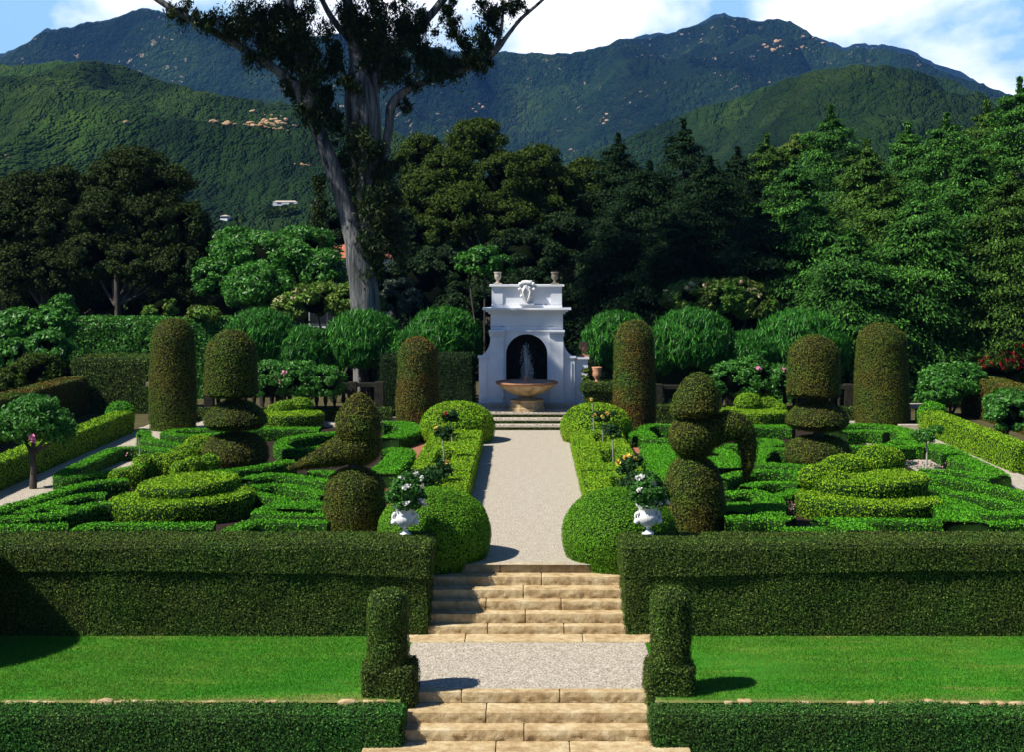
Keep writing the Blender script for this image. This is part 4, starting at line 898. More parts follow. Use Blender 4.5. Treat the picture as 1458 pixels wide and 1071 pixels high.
# ------------------------------------------------------------------ white urns with white flowers
def flower_urn(x, y, z, label, flabel):
    e = empty('white_urn', (x, y, z), label, 'urn', 'white urns on the terrace hedge'); mt = M['marble']
    mb = MB(); mb.add(*lathe([(0, 0), (.12, 0), (.12, .035), (.09, .05), (.035, .09), (.035, .13), (.06, .15)], (x, y, z), 28, sub=False)); mb.build('foot', mt, e)
    mb = MB(); V, Q = lathe([(.05, .14), (.12, .18), (.19, .27), (.20, .36), (.17, .42), (.18, .50), (.23, .56), (.235, .58), (.2, .58), (.17, .5), (0, .48)], (x, y, z), 48, sub=False)
    th = np.arctan2(V[:, 1] - y, V[:, 0] - x); zz = V[:, 2] - z; k = 1 + .05 * np.abs(np.cos(th * 9)) * ((zz > .16) & (zz < .38)); V[:, 0] = x + (V[:, 0] - x) * k; V[:, 1] = y + (V[:, 1] - y) * k; mb.add(V, Q); mb.build('bowl', mt, e)
    for sx in (-1, 1):
        a = np.linspace(-1.2, 1.9, 9); mb = MB(); mb.add(*tube([(x + sx * (.19 + .055 * math.cos(t_)), y, z + .34 + .08 * math.sin(t_)) for t_ in a], [.02] * 9, 8))
        V, Q = sphere((x + sx * .22, y - .06, z + .26), .055, 12); V = disp(V, .02, 18, 4); mb.add(V, Q); V, Q = sphere((x + sx * .2, y - .09, z + .42), .04, 12); mb.add(disp(V, .02, 20, 2), Q); mb.build('handle', mt, e)
    f = empty('urn_flowers', (x, y, z + .5), flabel, 'flowers', 'white flowers in the urns')
    bl = [(x, y, z + .85, .36, .34, .30), (x - .2, y, z + .72, .22, .2, .18), (x + .22, y, z + .70, .22, .2, .2), (x + .05, y - .1, z + .62, .28, .2, .14), (x, y, z + 1.05, .24, .2, .16)]
    P, N = clump_points(bl, 9000, 30, .34, .7); mb = MB(); mb.add(*leaves(P, N, .06, .04, .5)); mb.build('foliage', M['urn_leaf'], f)
    for k in range(9):
        b_ = bl[rng.integers(0, 5)]; d = rng.normal(size=3); d[1] = -abs(d[1]) - .3; d /= np.linalg.norm(d); c = np.array(b_[:3]) + d * np.array(b_[3:6]) * 1.05
        Pn = c + rng.normal(0, .02, (26, 3)); Nn = np.tile(d, (26, 1)); mb = MB(); mb.add(*leaves(Pn, Nn, .05, .04, .5)); mb.build('bloom', M['white_petal'], f)
flower_urn(-2.33, 28.25, .70, 'white urn on the right end of the left terrace hedge', 'bushy white flowers overflowing the left white urn')
flower_urn(2.32, 28.25, .72, 'white urn on the left end of the right terrace hedge', 'bushy white flowers overflowing the right white urn')

# ------------------------------------------------------------------ standard roses in the box wells
def rose(x, y, h, r, label, n_bloom, bloom='yellow_petal', dens=2200, z=0, ex=1):
    e = empty('standard_rose', (x, y, z), label, 'rose', 'standard roses in the box-hedge beds')
    mb = MB(); mb.add(*tube([(x, y, z), (x + .02, y, z + h * .5), (x - .01, y, z + h)], [.022, .018, .016], 8)); mb.build('stem', M['pale_bark'], e)
    bl = [(x, y, z + h + r * .7, r * ex, r, r * .8)] + [(x + rng.normal(0, r * .5), y + rng.normal(0, r * .3), z + h + r * (.5 + rng.random() * .6), r * .5, r * .5, r * .45) for _ in range(4)]
    P, N = clump_points(bl, dens, 9, .38, .8); mb = MB(); mb.add(*leaves(P, N, .07, .045, .7))
    for k in range(7):
        a = rng.random() * 6.28; mb.add(*tube([(x, y, z + h - .02), (x + math.cos(a) * r * .5, y + math.sin(a) * r * .5, z + h + r * .7)], [.01, .006], 5), mat=1)
    mb.build('crown', [M['rose_leaf'], M['bark']], e)
    for k in range(n_bloom):
        d = np.array([rng.normal() * .8, -abs(rng.normal()), rng.random() + .1]); d /= np.linalg.norm(d); c = np.array([x, y, z + h + r * .7]) + d * r * np.array([ex, 1, .95])
        Pn = c + rng.normal(0, .022, (34, 3)); mb = MB(); mb.add(*leaves(Pn, np.tile(d, (34, 1)), .07, .055, .6)); mb.build('bloom', M[bloom], e)
wx = -2.06
rose(-2.3, 44.9, 1.02, .24, 'farthest standard rose in the left bed, small dark crown', 1, 'red_flower')
rose(-2.3, 40.6, 1.0, .25, 'standard rose with one yellow bloom in the left bed', 1)
rose(-2.25, 36.3, .42, .42, 'dense dark rose bush in the second left bed', 1)
rose(-2.5, 34.6, .5, .34, 'leafy rose bush rising behind the left urn', 2, 'white_petal')
rose(2.3, 44.9, 1.0, .25, 'farthest standard rose in the right bed with yellow blooms', 4)
rose(2.35, 40.4, 1.05, .27, 'slim standard rose with a dark crown in the right bed', 0)
rose(2.45, 36.0, .75, .30, 'standard rose with large yellow blooms in the right bed', 4)
rose(2.5, 34.6, .55, .30, 'leafy rose bush rising behind the right urn', 2, 'white_petal')
# slim tall standards with a single yellow flower (fountain side)
rose(2.1, 46.8, 1.45, .10, 'tall thin rose shoot with one yellow bloom against the hedge pier', 1, dens=200)

# ================================================================== SHRUBS
def shrub(name, blobs, label, mat, n, L, W, cat='shrub', sub=14, subr=.33, jit=.6, group=None, z0=0, core=True, flowers=None, nfl=0, fill=.85, up=0.0, stemr=.06, fl_name='bloom', flr=.08):
    c = np.mean([b[:2] for b in blobs], 0); e = empty(name, (c[0], c[1], z0), label, cat, group)
    P, N = clump_points(blobs, n, sub, subr, fill); mb = MB()
    if up: al = np.tile([[0, 0, 1.3]], (len(P), 1)) + N * .7; mb.add(*leaves(P, N, L, W, jit, al, up))
    else: mb.add(*leaves(P, N, L, W, jit))
    if core:
        for b in blobs:
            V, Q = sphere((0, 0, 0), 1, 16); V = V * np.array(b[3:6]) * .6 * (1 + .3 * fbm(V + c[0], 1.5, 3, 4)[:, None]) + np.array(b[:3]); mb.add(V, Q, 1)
    mb.build('crown', [M[mat], M['core_dark']], e)
    mb = MB()
    for b in blobs[:4]: mb.add(*tube([(c[0], c[1], z0), ((c[0] + b[0]) / 2, (c[1] + b[1]) / 2, z0 + (b[2] - z0) * .5), tuple(b[:3])], [stemr, stemr * .8, stemr * .4], 7))
    mb.build('trunk', M['bark'], e)
    if flowers:
        for k in range(nfl):
            b_ = blobs[rng.integers(0, len(blobs))]; d = rng.normal(size=3); d[1] = -abs(d[1]) - .2; d[2] = abs(d[2]) * .7; d /= np.linalg.norm(d); cc = np.array(b_[:3]) + d * np.array(b_[3:6]) * 1.02
            m2 = MB(); m2.add(*leaves(cc + rng.normal(0, flr * .4, (22, 3)), np.tile(d, (22, 1)), flr, flr * .7, .6)); m2.build(fl_name, M[flowers], e)
    return e
def pb(u, v, d, ru, rv, rd=None):
    """ellipsoid blob from a measured picture position, true size in metres"""
    c = at(u, v, d); k = d / F; return (c[0], c[1], c[2], ru * k, (rd if rd else ru * k), rv * k)
# rounded oleander-like standards
for (u, v, d, ru, rv, lb) in (
    (435, 500, 57.5, 40, 36, 'rounded strap-leaved shrub filling the gap left of the bird topiary'), (572, 505, 57.6, 36, 34, 'low rounded shrub between the two shrubs left of the wall'),
    (930, 505, 57.6, 36, 32, 'low rounded shrub between the two shrubs right of the wall'), (1065, 505, 57.8, 42, 34, 'low rounded shrub left of the broad strap-leaved one'),
    (372, 482, 58, 52, 44, 'rounded strap-leaved shrub behind the left stacked yew'),
    (517, 487, 58, 56, 47, 'rounded strap-leaved shrub above the bird topiary'),
    (630, 486, 59, 56, 50, 'rounded strap-leaved shrub touching the left shoulder of the white wall'),
    (878, 486, 58, 48, 44, 'rounded strap-leaved shrub right of the white wall behind the inner column'),
    (984, 486, 58, 62, 48, 'rounded strap-leaved shrub above the trunk topiary'),
    (1140, 494, 59, 70, 54, 'broad strap-leaved shrub behind the right stacked yew')):
    b = pb(u, v + 2, d, ru * .98, rv * .98); shrub('rounded_shrub', [b], lb, 'oleander', 26000, .30, .036, sub=1100, subr=.11, jit=.65, group='rounded strap-leaved shrubs', up=.7, stemr=.12, z0=.2, fill=.92)
for (lst, lb, nf) in (
    ([(385, 543, 54.4, 30, 30), (425, 543, 54.4, 34, 30), (462, 546, 54.4, 30, 28)], 'low bank of glossy foliage with pink flowers left of the bird topiary', 8),
    ([(1040, 543, 54.6, 30, 28), (1075, 541, 54.6, 36, 34), (1115, 547, 54.6, 30, 28)], 'low bank of glossy foliage with a few pink flowers right of the trunk topiary', 5)):
    shrub('flowering_bank', [pb(*b) for b in lst], lb, 'glossy', 16000, .12, .05, sub=50, subr=.25, flowers='pink_petal', nfl=nf // 2, z0=.2, flr=.09)
shrub('glossy_shrub', [pb(1352, 550, 56, 44, 34), (pb(1330, 560, 55.5, 24, 24)), pb(1378, 545, 56, 26, 28)], 'large glossy light green shrub behind the round knob on the right', 'glossy', 26000, .13, .07, sub=60, subr=.25)
shrub('round_shrub', [pb(1438, 590, 47, 34, 34), pb(1425, 580, 47, 22, 20)], 'round glossy shrub at the right edge in front of the square-cut hedge', 'glossy', 22000, .11, .06, sub=60, subr=.26)
shrub('red_flowering_shrub', [pb(1425, 522, 60, 34, 24), pb(1455, 515, 60, 34, 28)], 'shrub covered with red flowers behind the hedge at the right edge', 'oak_olive', 10000, .13, .05, sub=26, subr=.28, flowers='red_flower', nfl=60, flr=.09)
shrub('feathery_shrub', [pb(1360, 492, 62, 40, 20), pb(1385, 500, 62, 26, 16), pb(1335, 500, 62, 22, 12)], 'feathery blue-green mound under the tall conifers on the right', 'fir', 9000, .16, .035, sub=24, subr=.3)
shrub('broadleaf_shrub', [pb(30, 470, 60, 34, 30), pb(75, 465, 60, 32, 32), pb(90, 440, 61, 18, 22), pb(20, 510, 58, 28, 28), pb(70, 500, 58, 30, 30)], 'big-leaved bright shrub mass at the left edge above the hedges', 'glossy', 30000, .20, .09, sub=50, subr=.28)
shrub('mounded_shrub', [pb(52, 530, 57, 38, 26), pb(25, 540, 57, 25, 22), pb(80, 535, 58, 22, 18)], 'low olive-green mound behind the raised hedge at the left edge', 'oak_olive', 16000, .11, .06, sub=50, subr=.28)
shrub('magnolia', [pb(330, 375, 68, 42, 34), pb(385, 368, 68, 44, 38), pb(435, 360, 68, 44, 36), pb(460, 390, 67, 30, 34), pb(300, 400, 67, 24, 28), pb(370, 410, 66, 50, 34), pb(340, 345, 69, 34, 20), pb(430, 345, 69, 40, 22)], 'broad bright green leafy tree left of the leaning eucalyptus', 'glossy', 70000, .20, .08, cat='tree', sub=56, subr=.28, stemr=.2)
shrub('magnolia', [pb(450, 430, 62, 44, 26), pb(500, 430, 62, 38, 24), pb(415, 440, 62, 28, 22), pb(530, 440, 61, 20, 22)], 'yellow-green magnolia with cream blooms below the eucalyptus trunk', 'magnolia', 24000, .19, .08, cat='tree', sub=44, subr=.28, flowers='cream_petal', nfl=9, flr=.11)
shrub('magnolia', [pb(975, 425, 63, 32, 22), pb(1025, 425, 63, 38, 26), pb(1070, 432, 63, 32, 26), pb(1000, 412, 63, 24, 16), pb(1050, 412, 63, 28, 16)], 'magnolia with cream buds rising behind the right rounded shrubs', 'magnolia', 24000, .19, .08, cat='tree', sub=44, subr=.28, flowers='cream_petal', nfl=16, flr=.12)
shrub('grey_shrub', [pb(568, 412, 62, 22, 18), pb(560, 430, 62, 24, 20), pb(585, 425, 62, 16, 18)], 'small silvery leafed bush at the foot of the eucalyptus', 'grey_leaf', 7000, .16, .06, sub=20, subr=.3)
shrub('tree_top_shrub', [pb(690, 372, 66, 34, 20), pb(665, 375, 66, 18, 16), pb(715, 378, 66, 18, 15)], 'small rounded tree top lit above the left end of the attic', 'glossy', 8000, .18, .08, sub=24, subr=.3, cat='tree')
shrub('small_shrub', [pb(213, 495, 60, 10, 18)], 'small bright bush peeping out left of the far-left column', 'glossy', 2500, .16, .06, sub=12)
shrub('leafy_shrub', [pb(232, 437, 66, 22, 16), pb(215, 445, 66, 12, 10), pb(290, 450, 64, 30, 12)], 'light green spray above the highest hedge', 'magnolia', 5000, .2, .07, sub=12)
shrub('dark_vine', [pb(838, 560, 54.6, 7, 20), pb(834, 535, 55, 6, 12)], 'climbing plant on the right end of the white wall', 'hedge', 3000, .09, .06, sub=14, core=False)
# small standard trees
def standard(x, y, z, h, blobs, label, n, L, W, mat='glossy', tr=.05, tmat='bark', nfl=0):
    e = empty('standard_tree', (x, y, z), label, 'tree')
    mb = MB(); mb.add(*tube([(x, y, z), (x + .02, y, z + h * .5), (x - .02, y, z + h)], [tr * 1.2, tr, tr * .9], 10))
    for b in blobs: mb.add(*tube([(x - .01, y, z + h - .05), tuple((np.array([x, y, z + h]) + np.array(b[:3])) / 2 + [0, 0, -.03]), tuple(b[:3])], [tr * .7, tr * .5, tr * .2], 6))
    mb.build('trunk', M[tmat], e); P, N = clump_points(blobs, n, 40, .36, .72); mb = MB(); mb.add(*leaves(P, N, L, W, .6)); mb.build('crown', M[mat], e)
    for k in range(nfl):
        b_ = blobs[k % len(blobs)]; c = np.array(b_[:3]) + np.array([.2, -b_[4], -b_[5] * .5]); m2 = MB(); m2.add(*leaves(c + rng.normal(0, .04, (20, 3)), np.tile([[0, -1., 0]], (20, 1)), .1, .07, .6)); m2.build('bloom', M['pink_petal'], e)
k = 38.5; xx = (47 - CX) / F * k
standard(xx, k, 0, .95, [pb(50, 602, k, 42, 34), pb(22, 606, k, 26, 30), pb(80, 608, k, 24, 28), pb(50, 582, k, 32, 18), pb(88, 622, k, 12, 14)], 'small round-headed tree on a pale trunk at the left gravel path', 24000, .11, .05, tr=.085, nfl=1)
k = 42; xx = (1319 - CX) / F * k
standard(xx, k, 0, 1.0, [pb(1319, 622, k, 15, 11), pb(1333, 613, k, 10, 7), pb(1305, 620, k, 8, 7)], 'slender young tree on a white stem behind the right boat-shaped bed', 1900, .09, .045, tr=.025, tmat='pale_bark')
for (u, v, lb) in ((200, 660, 'left'),):
    x, y = gp(u - 2, v, 0); rose(x, y, .75, .05, 'thin pale stake standing inside the leaf-shaped box ring', 0, dens=60)
def flowerbed(name, x, y, wx_, wy, label, n=500):
    P = np.stack([rng.uniform(x - wx_, x + wx_, n), rng.uniform(y - wy, y + wy, n), rng.uniform(.02, .22, n)], 1); mb = MB(); mb.add(*leaves(P, np.tile([[0, -.3, 1.]], (n, 1)), .06, .04, .8))
    P2 = P[: n // 6] + [0, 0, .04]; mb.add(*leaves(P2, np.tile([[0, -.6, .8]], (len(P2), 1)), .05, .045, .6), mat=1); tag(mb.build(name, [M['rose_leaf'], M['pink_petal']]), label, 'flowers', kind='stuff')
for (u, v, wx_, wy, lb) in ((185, 655, .7, .5, 'flowers'), (1335, 668, .9, .5, ''), (1130, 730, .3, .3, ''), (1345, 735, .4, .4, ''), (150, 733, .4, .3, '')):
    x, y = gp(u, v); flowerbed('bedding_flowers', x, y, wx_, wy, None, 260)

# ================================================================== TREES
def tree(name, base, blobs, label, mat, n, L, W, sub=26, subr=.26, tr=.3, group=None, tmat='bark', core='core_dark', jit=.65, ncore=.62):
    e = empty(name, base, label, 'tree', group); base = np.array(base, float)
    P, N = clump_points(blobs, n, sub, subr); mb = MB(); mb.add(*leaves(P, N, L, W, jit))
    for b in blobs:
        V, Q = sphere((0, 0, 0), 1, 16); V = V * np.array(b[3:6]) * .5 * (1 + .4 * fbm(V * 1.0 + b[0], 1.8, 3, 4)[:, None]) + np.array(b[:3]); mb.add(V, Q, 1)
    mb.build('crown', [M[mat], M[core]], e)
    mb = MB()
    zc = min(b[2] for b in blobs)
    mb.add(*tube([base, base + [.1, 0, max(1, zc * .5)], base + [0, .1, max(2, zc)]], [tr * 1.25, tr, tr * .8], 10))
    for b in blobs: 
        q = np.array(b[:3]); m_ = (base + [0, 0, max(1.5, zc * .8)]) * .45 + q * .55 + [0, 0, -.4]; mb.add(*tube([base + [0, 0, max(1.2, zc * .7)], m_, q + [0, 0, b[5] * .3]], [tr * .6, tr * .35, tr * .12], 7))
    mb.build('trunk', M[tmat], e); return e
oaks = [
 ((60, 70), [(40, 285, 72, 48, 40), (20, 320, 71, 50, 45), (85, 270, 72, 34, 34), (70, 330, 71, 50, 46), (30, 380, 70, 46, 40), (80, 390, 70, 44, 40), (-30, 300, 72, 60, 50)], 'dark oak at the left edge of the picture'),
 ((165, 68), [(190, 250, 71, 52, 40), (150, 260, 71, 36, 30), (235, 268, 71, 42, 36), (150, 310, 70, 46, 44), (215, 320, 70, 56, 46), (262, 325, 70, 40, 40), (130, 370, 69, 44, 38), (190, 380, 69, 46, 36), (250, 385, 69, 44, 40), (272, 355, 70, 30, 30)], 'broad dark oak left of the bright magnolia, pale trunk below'),
 ((110, 79), [(110, 345, 80, 70, 60), (230, 355, 80, 70, 60), (20, 360, 80, 60, 60), (60, 420, 76, 60, 40), (150, 425, 76, 60, 36), (240, 425, 76, 60, 36)], 'shadowed oak filling the gap behind the two front oaks'),
]
for (u, d), bl, lb in oaks: tree('oak_tree', ((u - CX) / F * d, d, 0), [pb(*b) for b in bl], lb, 'oak', 110000, .13, .08, tr=.15, group='dark oaks on the left', tmat='bark', sub=80, subr=.24)
tree('oak_tree', (at(700, 400, 82)[0], 82, 0), [pb(*b) for b in [(680, 205, 82, 46, 38), (600, 225, 82, 36, 34), (830, 255, 83, 34, 30), (850, 300, 82, 40, 40), (880, 270, 84, 40, 40), (640, 250, 81, 46, 40), (765, 240, 81, 40, 34), (720, 260, 80, 52, 44), (605, 290, 80, 46, 48), (660, 310, 79, 56, 48), (790, 270, 81, 36, 36), (730, 320, 79, 50, 44), (610, 345, 78, 46, 40), (780, 320, 80, 50, 44), (815, 290, 82, 26, 30)]],
     'wide olive-green oak crown filling the centre above the fountain', 'oak_olive', 190000, .15, .08, tr=.4, sub=80, subr=.22)
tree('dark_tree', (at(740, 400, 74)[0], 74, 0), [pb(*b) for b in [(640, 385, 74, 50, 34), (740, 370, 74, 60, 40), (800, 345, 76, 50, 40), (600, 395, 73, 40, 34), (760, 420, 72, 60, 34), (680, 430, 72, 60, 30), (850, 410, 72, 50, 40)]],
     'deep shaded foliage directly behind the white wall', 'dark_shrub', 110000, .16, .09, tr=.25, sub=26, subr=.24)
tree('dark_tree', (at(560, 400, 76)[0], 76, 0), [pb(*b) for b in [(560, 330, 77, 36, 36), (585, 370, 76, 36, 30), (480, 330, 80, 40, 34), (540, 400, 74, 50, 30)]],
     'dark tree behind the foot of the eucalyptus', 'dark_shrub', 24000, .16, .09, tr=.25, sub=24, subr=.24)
# layered conifers
def conifer_mesh(h, r, nb, n, L, W, seed):
    g = np.random.default_rng(seed); P = []; N = []; A = []
    per = n // nb; br = []
    for k in range(nb):
        f = (k + .5) / nb; z = h * (.02 + .95 * f); R = r * min(1, 1.35 * (1 - f) ** .62) * (.5 + .65 * g.random()) + .25; a = k * 2.39996 + g.random() * .8
        dx, dy = math.cos(a), math.sin(a); nt_ = 7; tt = (.25 + .8 * g.random(nt_) ** .7); ts = (g.random(nt_) - .5) * R * .9 * (1.15 - tt * .5)
        tz = -.34 * R * tt ** 2 + .30 * R * tt - np.abs(ts) * .2 + g.normal(0, .10, nt_); i = g.integers(0, nt_, per)
        q = g.normal(size=(per, 3)) * np.array([.34, .34, .09]) * min(1, R / 1.6); q[:, 2] -= .25 * (q[:, 0] ** 2 + q[:, 1] ** 2)
        X = dx * tt[i] * R - dy * ts[i] + q[:, 0]; Y = dy * tt[i] * R + dx * ts[i] + q[:, 1]
        P.append(np.stack([X, Y, z + tz[i] + q[:, 2]], 1)); N.append(np.tile([[dx * .4, dy * .4, .9]], (per, 1)) + q * [.6, .6, 0]); A.append(np.stack([dx + q[:, 0], dy + q[:, 1], np.full(per, -.45)], 1)); br.append((dx * R * .8, dy * R * .8, z + .02 * R, z))
    m_ = n // 30; P.append(np.stack([g.normal(0, .06, m_), g.normal(0, .06, m_), h * (.86 + .16 * g.random(m_))], 1)); N.append(g.normal(size=(m_, 3))); A.append(np.tile([[0, 0, 1.]], (m_, 1)))
    return np.concatenate(P), np.concatenate(N), np.concatenate(A), br
def conifer(h, r, mat, seed, label, base, n=26000, nb=90, L=.26, W=.07):
    e = empty('conifer', base, label, 'tree', 'conifers on the right'); P, N, A, br = conifer_mesh(h, r, nb, n, L, W, seed)
    b = np.array(base, float); mb = MB(); V, Q = leaves(P, N / np.linalg.norm(N, axis=1, keepdims=True), L, W, .45, A, .55); mb.add(V + b, Q); mb.build('foliage', M[mat], e)
    mb = MB(); mb.add(*tube([b, b + [0, 0, h * .5], b + [0, 0, h]], [r * .07, r * .045, .02], 8))
    for (x, y, z, z0) in br[::3]: mb.add(*tube([b + [0, 0, z0], b + [x, y, z]], [.04, .012], 4))
    mb.build('trunk', M['bark'], e); return e
protos = {}
specs = [ # u_top, v_top, distance, radius px, kind
 (880, 196, 80, 40, 'fir_shaded'), (845, 270, 84, 44, 'fir_shaded'), (925, 235, 74, 62, 'fir_shaded'), (973, 176, 77, 44, 'fir_shaded'), (1010, 228, 72, 66, 'fir_shaded'),
 (1050, 215, 76, 56, 'fir_shaded'), (1092, 196, 78, 44, 'fir'), (1130, 230, 73, 46, 'fir'), (1183, 156, 74, 60, 'fir'), (1235, 205, 71, 52, 'fir'),
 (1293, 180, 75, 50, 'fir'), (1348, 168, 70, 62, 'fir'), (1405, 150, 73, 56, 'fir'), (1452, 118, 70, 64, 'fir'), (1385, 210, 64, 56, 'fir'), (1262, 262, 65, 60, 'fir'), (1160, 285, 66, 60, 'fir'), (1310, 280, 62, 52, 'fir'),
 (1440, 250, 62, 62, 'fir'), (1080, 300, 66, 52, 'fir_shaded'), (960, 310, 68, 54, 'fir_shaded'), (880, 310, 70, 50, 'fir_shaded'), (1210, 330, 61, 50, 'fir')]
words = ['slim dark conifer nearest the centre, its tip against the right hill', 'dark conifer half hidden beside the olive oak', 'dark conifer with a blunt top right of the slimmest tip', 'pointed dark conifer under the low notch of the right hill', 'broad shade-dark conifer above the cream magnolia',
 'short dark conifer between two taller tips', 'first bright green conifer from the left', 'green conifer left of the tallest central spire', 'tall spire of green conifer under the right summit shoulder', 'green conifer in the dip right of the central spire',
 'green conifer in the middle of the right wood', 'wide green conifer with a double tip near the right', 'green conifer one in from the right edge', 'tallest conifer at the right edge, tip against the sky', 'front conifer below the right-hand tips', 'front conifer with layered boughs above the stout yew column', 'front conifer above the right stacked yew', 'lower front conifer over the feathery mound',
 'front conifer at the right edge above the red flowers', 'shaded front conifer above the broad strap-leaved shrub', 'shaded front conifer right of the attic', 'shaded front conifer touching the attic urn', 'small front conifer beside the stout yew column']
for k, ((u, v, d, rp, mt), lb) in enumerate(zip(specs, words)):
    c = at(u, v, d); h = c[2]; r = rp * d / F * 1.7
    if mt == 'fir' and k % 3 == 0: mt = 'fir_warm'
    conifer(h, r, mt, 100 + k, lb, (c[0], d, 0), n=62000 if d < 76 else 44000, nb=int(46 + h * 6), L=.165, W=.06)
tree('copper_tree', (at(1120, 400, 79)[0], 79, 0), [pb(1150, 205, 79, 26, 20), pb(1125, 222, 79, 24, 18)], 'reddish-leaved tree top left of the central spire', 'magnolia', 6000, .18, .09, tr=.2)
# far belt of woodland beyond the garden
P = []; N = []; bl = []
for k in range(150):
    x = -75 + 150 * (k + rng.random()) / 150; d = rng.uniform(95, 125); hgt = rng.uniform(4.5, 7.5); bl.append((x * d / 100, d, hgt * .55, rng.uniform(2.5, 4.5), 3, hgt * .5))
P, N = clump_points(bl, 150000, 14, .36); mb = MB(); mb.add(*leaves(P, N, .42, .26, .7))
for b in bl: V, Q = sphere((0, 0, 0), 1, 12); mb.add(V * np.array(b[3:6]) * .85 + np.array(b[:3]), Q, 1)
tag(mb.build('woodland', [M['oak'], M['core_dark']]), kind='stuff')
P = []; bl = []
for k in range(120):
    x = -62 + 124 * (k + rng.random()) / 120; d = rng.uniform(66, 84); bl.append((x * d / 100 * 1.0, d, .8, rng.uniform(1.2, 2.2), 1.6, rng.uniform(1.4, 2.4)))
P, N = clump_points(bl, 90000, 10, .36); mb = MB(); mb.add(*leaves(P, N, .2, .12, .7))
for b in bl: V, Q = sphere((0, 0, 0), 1, 12); mb.add(V * np.array(b[3:6]) * .85 + np.array(b[:3]), Q, 1)
tag(mb.build('undergrowth', [M['dark_shrub'], M['core_dark']]), kind='stuff')
# villa behind the eucalyptus
h = at(522, 352, 92); e_ = house('garden_villa', (at(500, 352, 92)[0], 92, 0), 4.4, 6, 6.1, .0, 'white villa with a red tiled roof glimpsed behind the eucalyptus trunk', 1.2, nwin=4)

# ------------------------------------------------------------------ eucalyptus
DE = 60.0
def lp(pts, dd=None):
    out = []
    for i, (u, v, r) in enumerate(pts): d = DE + (dd[i] if dd else 0); q = at(u, v, d); out.append((q[0], q[1], q[2], r * .68 * d / F))
    o = np.array(out); return smooth_path(o[:, :3], o[:, 3], 6)
eu = empty('eucalyptus', (at(522, 400, DE)[0], DE, 0), 'giant leaning eucalyptus with pale trunks and dark clinging foliage, top cut off by the frame', 'tree')
limbs = {
 'trunk': [(526, 580, 34), (523, 480, 32), (518, 410, 31), (508, 350, 25), (492, 295, 19), (472, 235, 17), (452, 185, 15), (434, 145, 14), (418, 118, 11), (380, 90, 9), (335, 62, 8), (285, 34, 8), (245, 12, 7), (190, -25, 6), (120, -70, 4)],
 'main_limb': [(528, 500, 12), (526, 420, 14), (526, 350, 18), (524, 280, 24), (520, 215, 32), (517, 170, 37), (514, 125, 33), (508, 85, 16), (500, 40, 13), (494, -10, 11), (490, -80, 9), (500, -170, 6)],
 'twin_limb': [(522, 150, 16), (535, 115, 15), (556, 80, 13), (585, 48, 11), (612, 22, 9), (640, -12, 8), (690, -70, 6)],
 'bent_limb': [(528, 330, 10), (538, 270, 9), (547, 220, 9), (554, 180, 9), (557, 152, 10), (572, 132, 9), (600, 118, 7), (640, 104, 7), (680, 92, 7), (706, 72, 6), (724, 48, 4.5), (742, 26, 4), (765, 6, 3.5), (800, -25, 2.5)],
 'upright_limb': [(446, 172, 12), (440, 130, 13), (430, 90, 13), (420, 50, 12), (412, 10, 11), (400, -50, 9), (370, -130, 7)],
 'side_limb': [(500, 60, 6), (482, 38, 7), (466, 14, 6), (450, -20, 5)],
 'twig_limb': [(700, 80, 4), (712, 50, 4), (716, 15, 3), (715, -20, 2.5)],
}
for nm, pts in limbs.items():
    P, R = lp(pts); V, Q = tube(P, R, 16, .10); mb = MB(); mb.add(V, Q)
    mb.build('trunk' if nm == 'trunk' else 'limb', M['gum_bark'], eu)
fol = [(262, 20, 22, 12), (292, 32, 18, 12), (322, 44, 18, 14), (345, 30, 24, 26), (375, 40, 26, 36), (400, 25, 26, 30), (430, 40, 22, 30), (395, 70, 22, 22), (372, 56, 18, 16), (424, 92, 20, 22), (448, 92, 22, 30), (445, 130, 20, 24), (462, 150, 16, 22), (478, 180, 12, 18), (440, 160, 14, 16), (420, 125, 14, 16),
 (472, 70, 14, 20), (480, 95, 12, 16), (468, 128, 10, 10), (500, 20, 22, 22), (530, 20, 26, 24), (520, 60, 26, 28), (545, 50, 22, 26), (555, 90, 22, 26), (535, 100, 22, 26), (570, 25, 20, 22), (590, 60, 22, 22), (605, 30, 16, 20), (575, 100, 18, 20), (600, 88, 20, 18), (628, 80, 20, 20), (650, 92, 22, 14), (625, 105, 20, 10), (672, 82, 18, 16), (690, 62, 14, 16), (700, 40, 16, 20), (705, 15, 20, 16), (735, 10, 14, 9), (660, 60, 12, 12), (640, 35, 14, 14), (688, 88, 14, 10), (640, 12, 14, 12), (578, 150, 8, 12), (505, 112, 14, 20),
 (490, 222, 12, 16), (506, 200, 14, 14), (515, 225, 20, 22), (528, 250, 22, 24), (512, 262, 16, 22), (536, 285, 24, 26), (526, 312, 20, 24), (548, 310, 20, 26), (540, 345, 20, 26), (522, 350, 18, 26), (548, 240, 14, 18), (452, 262, 9, 20), (455, 298, 10, 26), (565, 330, 12, 16), (540, 215, 12, 10), (535, 370, 16, 22), (512, 195, 20, 16), (528, 215, 22, 20), (540, 240, 14, 22), (548, 275, 14, 20), (526, 295, 20, 26), (506, 245, 14, 22), (538, 275, 20, 26), (556, 350, 16, 22), (525, 385, 14, 18)]
bl = [(*at(u, v, DE + rng.uniform(-.6, .5)), ru * DE / F, min(ru, 26) * DE / F * .9, rv * DE / F) for (u, v, ru, rv) in fol]
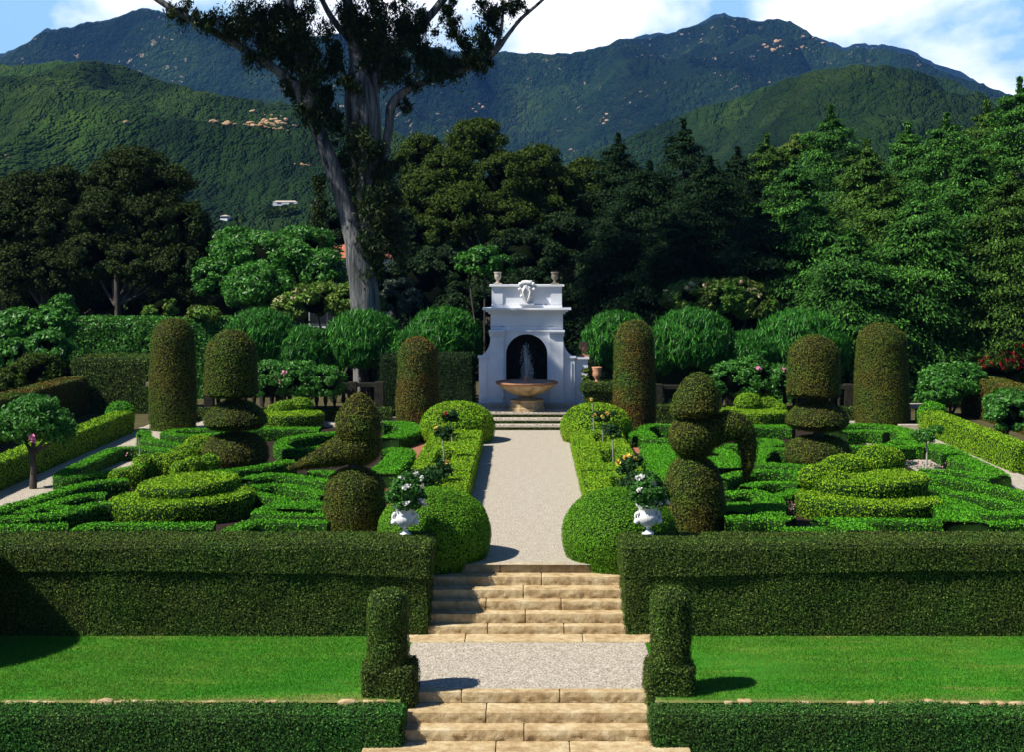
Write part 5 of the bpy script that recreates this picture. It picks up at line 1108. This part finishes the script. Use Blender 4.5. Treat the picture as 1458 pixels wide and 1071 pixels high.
def spray(bl, n, k=12):
    PP = []; NN = []; vol = np.array([b[3] * b[5] for b in bl]); vol /= vol.sum()
    for b, f in zip(bl, vol):
        m_ = int(n * f); C_ = rng.normal(size=(k, 3)) * np.array(b[3:6]) * .52 + np.array(b[:3]); sg = np.array(b[3:6]).mean() * (.14 + .22 * rng.random(k)); i = rng.integers(0, k, m_)
        d = rng.normal(size=(m_, 3)); tail = np.maximum(0, rng.exponential(.9, m_) - .9); Pp = C_[i] + d * sg[i][:, None] * [1, 1, 1.1]; Pp[:, 2] -= tail * sg[i]
        PP.append(Pp); NN.append(d + (C_[i] - np.array(b[:3])) / np.array(b[3:6]) * .8 + [0, 0, .3])
    P = np.concatenate(PP); N = np.concatenate(NN); return P, N / np.linalg.norm(N, axis=1, keepdims=True)
P, N = spray(bl, 112000); al = np.tile([[0, 0, -1.]], (len(P), 1)); mb = MB(); mb.add(*leaves(P, N, .19, .055, .6, al, .45)); mb.build('foliage', M['gum'], eu)
# its high crown above the frame, the source of the shade on the white wall
hi = [((-12.3, 50.0, 17.55), 2.2), ((-13.5, 49.5, 17.3), 1.5), ((-9.0, 57.5, 20.5), 3.0), ((-6.0, 59, 22.5), 3.4), ((-12, 58, 22.5), 3.4), ((-3, 60.5, 22.5), 3.2), ((-8, 62, 26), 3.6), ((-15.5, 57.5, 21.5), 2.8), ((1.0, 62, 21.5), 2.8), ((-12, 61, 26), 3.2), ((-3, 63, 26.5), 3.0)]
bl = [(*c, r, r * .8, r * (.42 if c[1] < 52 else .75)) for c, r in hi]; P, N = clump_points(bl[:2], 26000, 34, .45, .6); P2, N2 = clump_points(bl[2:], 60000, 26, .38, .7); P = np.concatenate([P, P2]); N = np.concatenate([N, N2]); mb = MB(); mb.add(*leaves(P, N, .24, .08, .6, np.tile([[0, 0, -1.]], (len(P), 1)), .4)); mb.build('foliage', M['gum'], eu)
mb = MB()
for c, r in hi:
    a = at(494, -10, DE); mid = (a + np.array(c)) / 2 + [0, 0, -.6]; mb.add(*tube([a, mid, c], [.22, .14, .05], 8))
mb.build('limb', M['gum_bark'], eu)
